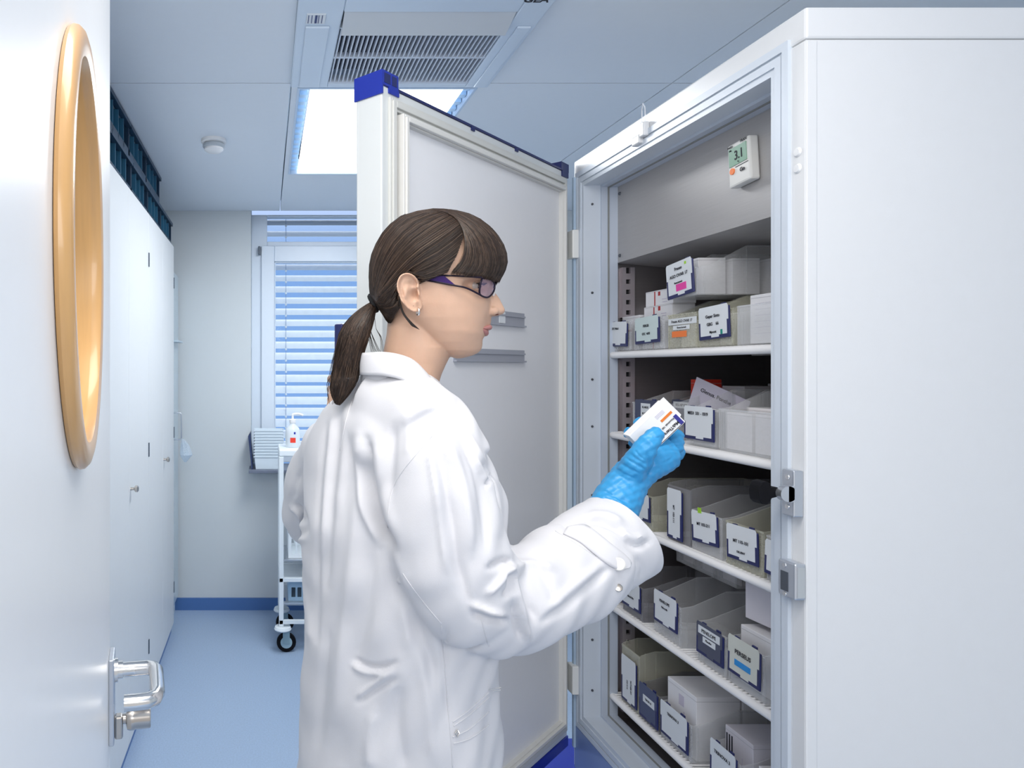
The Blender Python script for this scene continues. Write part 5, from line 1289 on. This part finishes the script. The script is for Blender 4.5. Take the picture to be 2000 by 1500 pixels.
# palm: two overlapping ellipsoidal tubes
GH.append(tb_([(1232, 932, 1.083, .028), (1256, 908, 1.088, .030), (1285, 893, 1.095, .029), (1305, 884, 1.10, .025)]))
GH.append(tb_([(1236, 925, 1.10, .024), (1262, 905, 1.115, .026), (1292, 893, 1.125, .023)]))
GH.append(tb_([(1232, 925, 1.07, .022), (1247, 900, 1.055, .0205), (1258, 880, 1.046, .0175), (1268, 864, 1.043, .0150), (1279, 850, 1.044, .0130), (1287, 842, 1.046, .0098)]))
fing = [[(1300, 888, 1.095, .0135), (1320, 870, 1.105, .0125), (1322, 852, 1.120, .0115), (1300, 838, 1.130, .0100), (1270, 830, 1.130, .0095), (1245, 824, 1.122, .0090)],
        [(1305, 895, 1.11, .0135), (1322, 884, 1.125, .0128), (1320, 868, 1.142, .0115), (1290, 856, 1.150, .0105), (1255, 850, 1.145, .0098), (1226, 845, 1.130, .0092)],
        [(1295, 902, 1.125, .0130), (1312, 895, 1.142, .0122), (1308, 884, 1.160, .0115), (1280, 875, 1.166, .0100), (1252, 868, 1.155, .0095), (1236, 864, 1.142, .0088)],
        [(1282, 908, 1.14, .0120), (1295, 904, 1.156, .0110), (1288, 896, 1.172, .0100), (1268, 890, 1.172, .0090), (1250, 884, 1.160, .0080)]]
for f_ in fing: GH.append(tb_(f_))
g_o, g_m, gc = remesh(GH, 'glove', GLOVE, .0017, 4)
def gfold(co, nn, pts, amp, w_): return fold(co, nn, pts, amp, w_)
for (p_, a_, w_) in [([(1212, 905), (1228, 915), (1250, 925)], -.0016, 2.5), ([(1222, 895), (1238, 905), (1262, 918)], -.0018, 2.5), ([(1232, 888), (1246, 898), (1266, 908)], -.0016, 2.5), ([(1203, 915), (1218, 925), (1240, 935)], -.0014, 2.5),
                     ([(1275, 852), (1282, 855), (1290, 853)], -.0016, 1.8), ([(1195, 968), (1215, 985), (1232, 995)], .002, 3), ([(1180, 958), (1205, 972), (1228, 982)], -.002, 3), ([(1175, 968), (1200, 985), (1225, 998)], -.002, 3),
                     ([(1282, 905), (1300, 903), (1315, 893)], -.0014, 2.5), ([(1310, 872), (1322, 868), (1333, 872)], -.0014, 2), ([(1300, 880), (1318, 880), (1332, 882)], -.0012, 2), ([(1265, 885), (1270, 910), (1262, 930)], -.003, 5), ([(1240, 880), (1250, 892), (1262, 900)], -.0012, 2)]:
    g_m.vertices.foreach_set('co', gc.ravel()); g_m.update(); gc = gfold(gc, normals(g_m), p_, a_, w_)
x, y, z = gc.T; g_m.vertices.foreach_set('co', gc.ravel()); g_m.update(); gc = gc+normals(g_m)*(.0004*np.sin(x*420+z*300)+.0004*np.sin(z*500-x*230+y*300))[:, None]
finish(g_m, gc, g_o, person)
# ---- the medicine carton in her hand
BC = at(1277, 836, 1.083)
bo = thing('medicine_carton', 'white medicine carton with orange and blue bars held in the blue-gloved hand', 'box', BC)
a_ax = (at(1331, 831, 1.083)-at(1290, 790, 1.083)).normalized()      # short axis, down right
b_ax = (at(1290, 790, 1.080)-at(1224, 853, 1.085)).normalized()      # long axis, up right
MBX = frame((0, 0, 0), b_ax, -a_ax)
if (MBX.to_3x3() @ Vector((0, 0, 1))).y > 0: MBX = frame((0, 0, 0), b_ax, a_ax)
nz = (MBX.to_3x3() @ Vector((0, 0, 1)))
ys_ = 1 if (MBX.to_3x3() @ Vector((0, 1, 0))).z > 0 else -1
LX, LY, LZ_ = .038, .0225, .010
MB().box(-LX, LX, -LY, LY, -LZ_, LZ_).xf(MBX).build('carton', mat('glossy_carton', (.84, .84, .84), .3), bo, bevel=.0008)
def pr_(x0, x1, y0, y1, m, nm='printed_bar'): MB().box(x0, x1, min(y0*ys_, y1*ys_), max(y0*ys_, y1*ys_), LZ_+.0001, LZ_+.0005).xf(MBX).build(nm, m, bo)
pr_(.012, .034, .002, .006, mat('orange_print', (.75, .20, .03), .4)); pr_(.030, .036, -.021, -.003, mat('indigo_print', (.03, .03, .25), .4))
for k in range(3): pr_(.010, .026, .011+.0022*k, .0118+.0022*k, LILAC, 'fine_print')
pr_(-LX+.002, LX-.002, -LY+.0012, -LY+.0020, INK, 'edge_line')
xd = MBX.to_3x3() @ Vector((-1, 0, 0)); yd = MBX.to_3x3() @ Vector((0, -ys_, 0))
o3 = MBX @ Vector((.010, -.0145*ys_, LZ_+.0006)); fr_ = frame(o3, xd, yd)
if (fr_.to_3x3() @ Vector((0, 0, 1))).dot(nz) < 0: fr_ = frame(o3, xd, -yd)
text('lettering', 'MabThera 100', .0070, fr_, INK, bo, bold=.0001)
o3 = MBX @ Vector((.014, -.0055*ys_, LZ_+.0006)); fr2 = fr_.copy(); fr2.translation = o3
text('lettering', 'Rituximab 100 mg', .0042, fr2, INK, bo)
MB().hexa([tuple(MBX @ Vector(p)) for p in ((LX, -LY, -LZ_), (LX+.010, -LY+.002, -LZ_-.004), (LX+.010, LY-.004, -LZ_-.004), (LX, LY-.002, -LZ_), (LX, -LY, -LZ_+.0006), (LX+.010, -LY+.002, -LZ_-.0034), (LX+.010, LY-.004, -LZ_-.0034), (LX, LY-.002, -LZ_+.0006))]).build('flap', BOXW, bo)
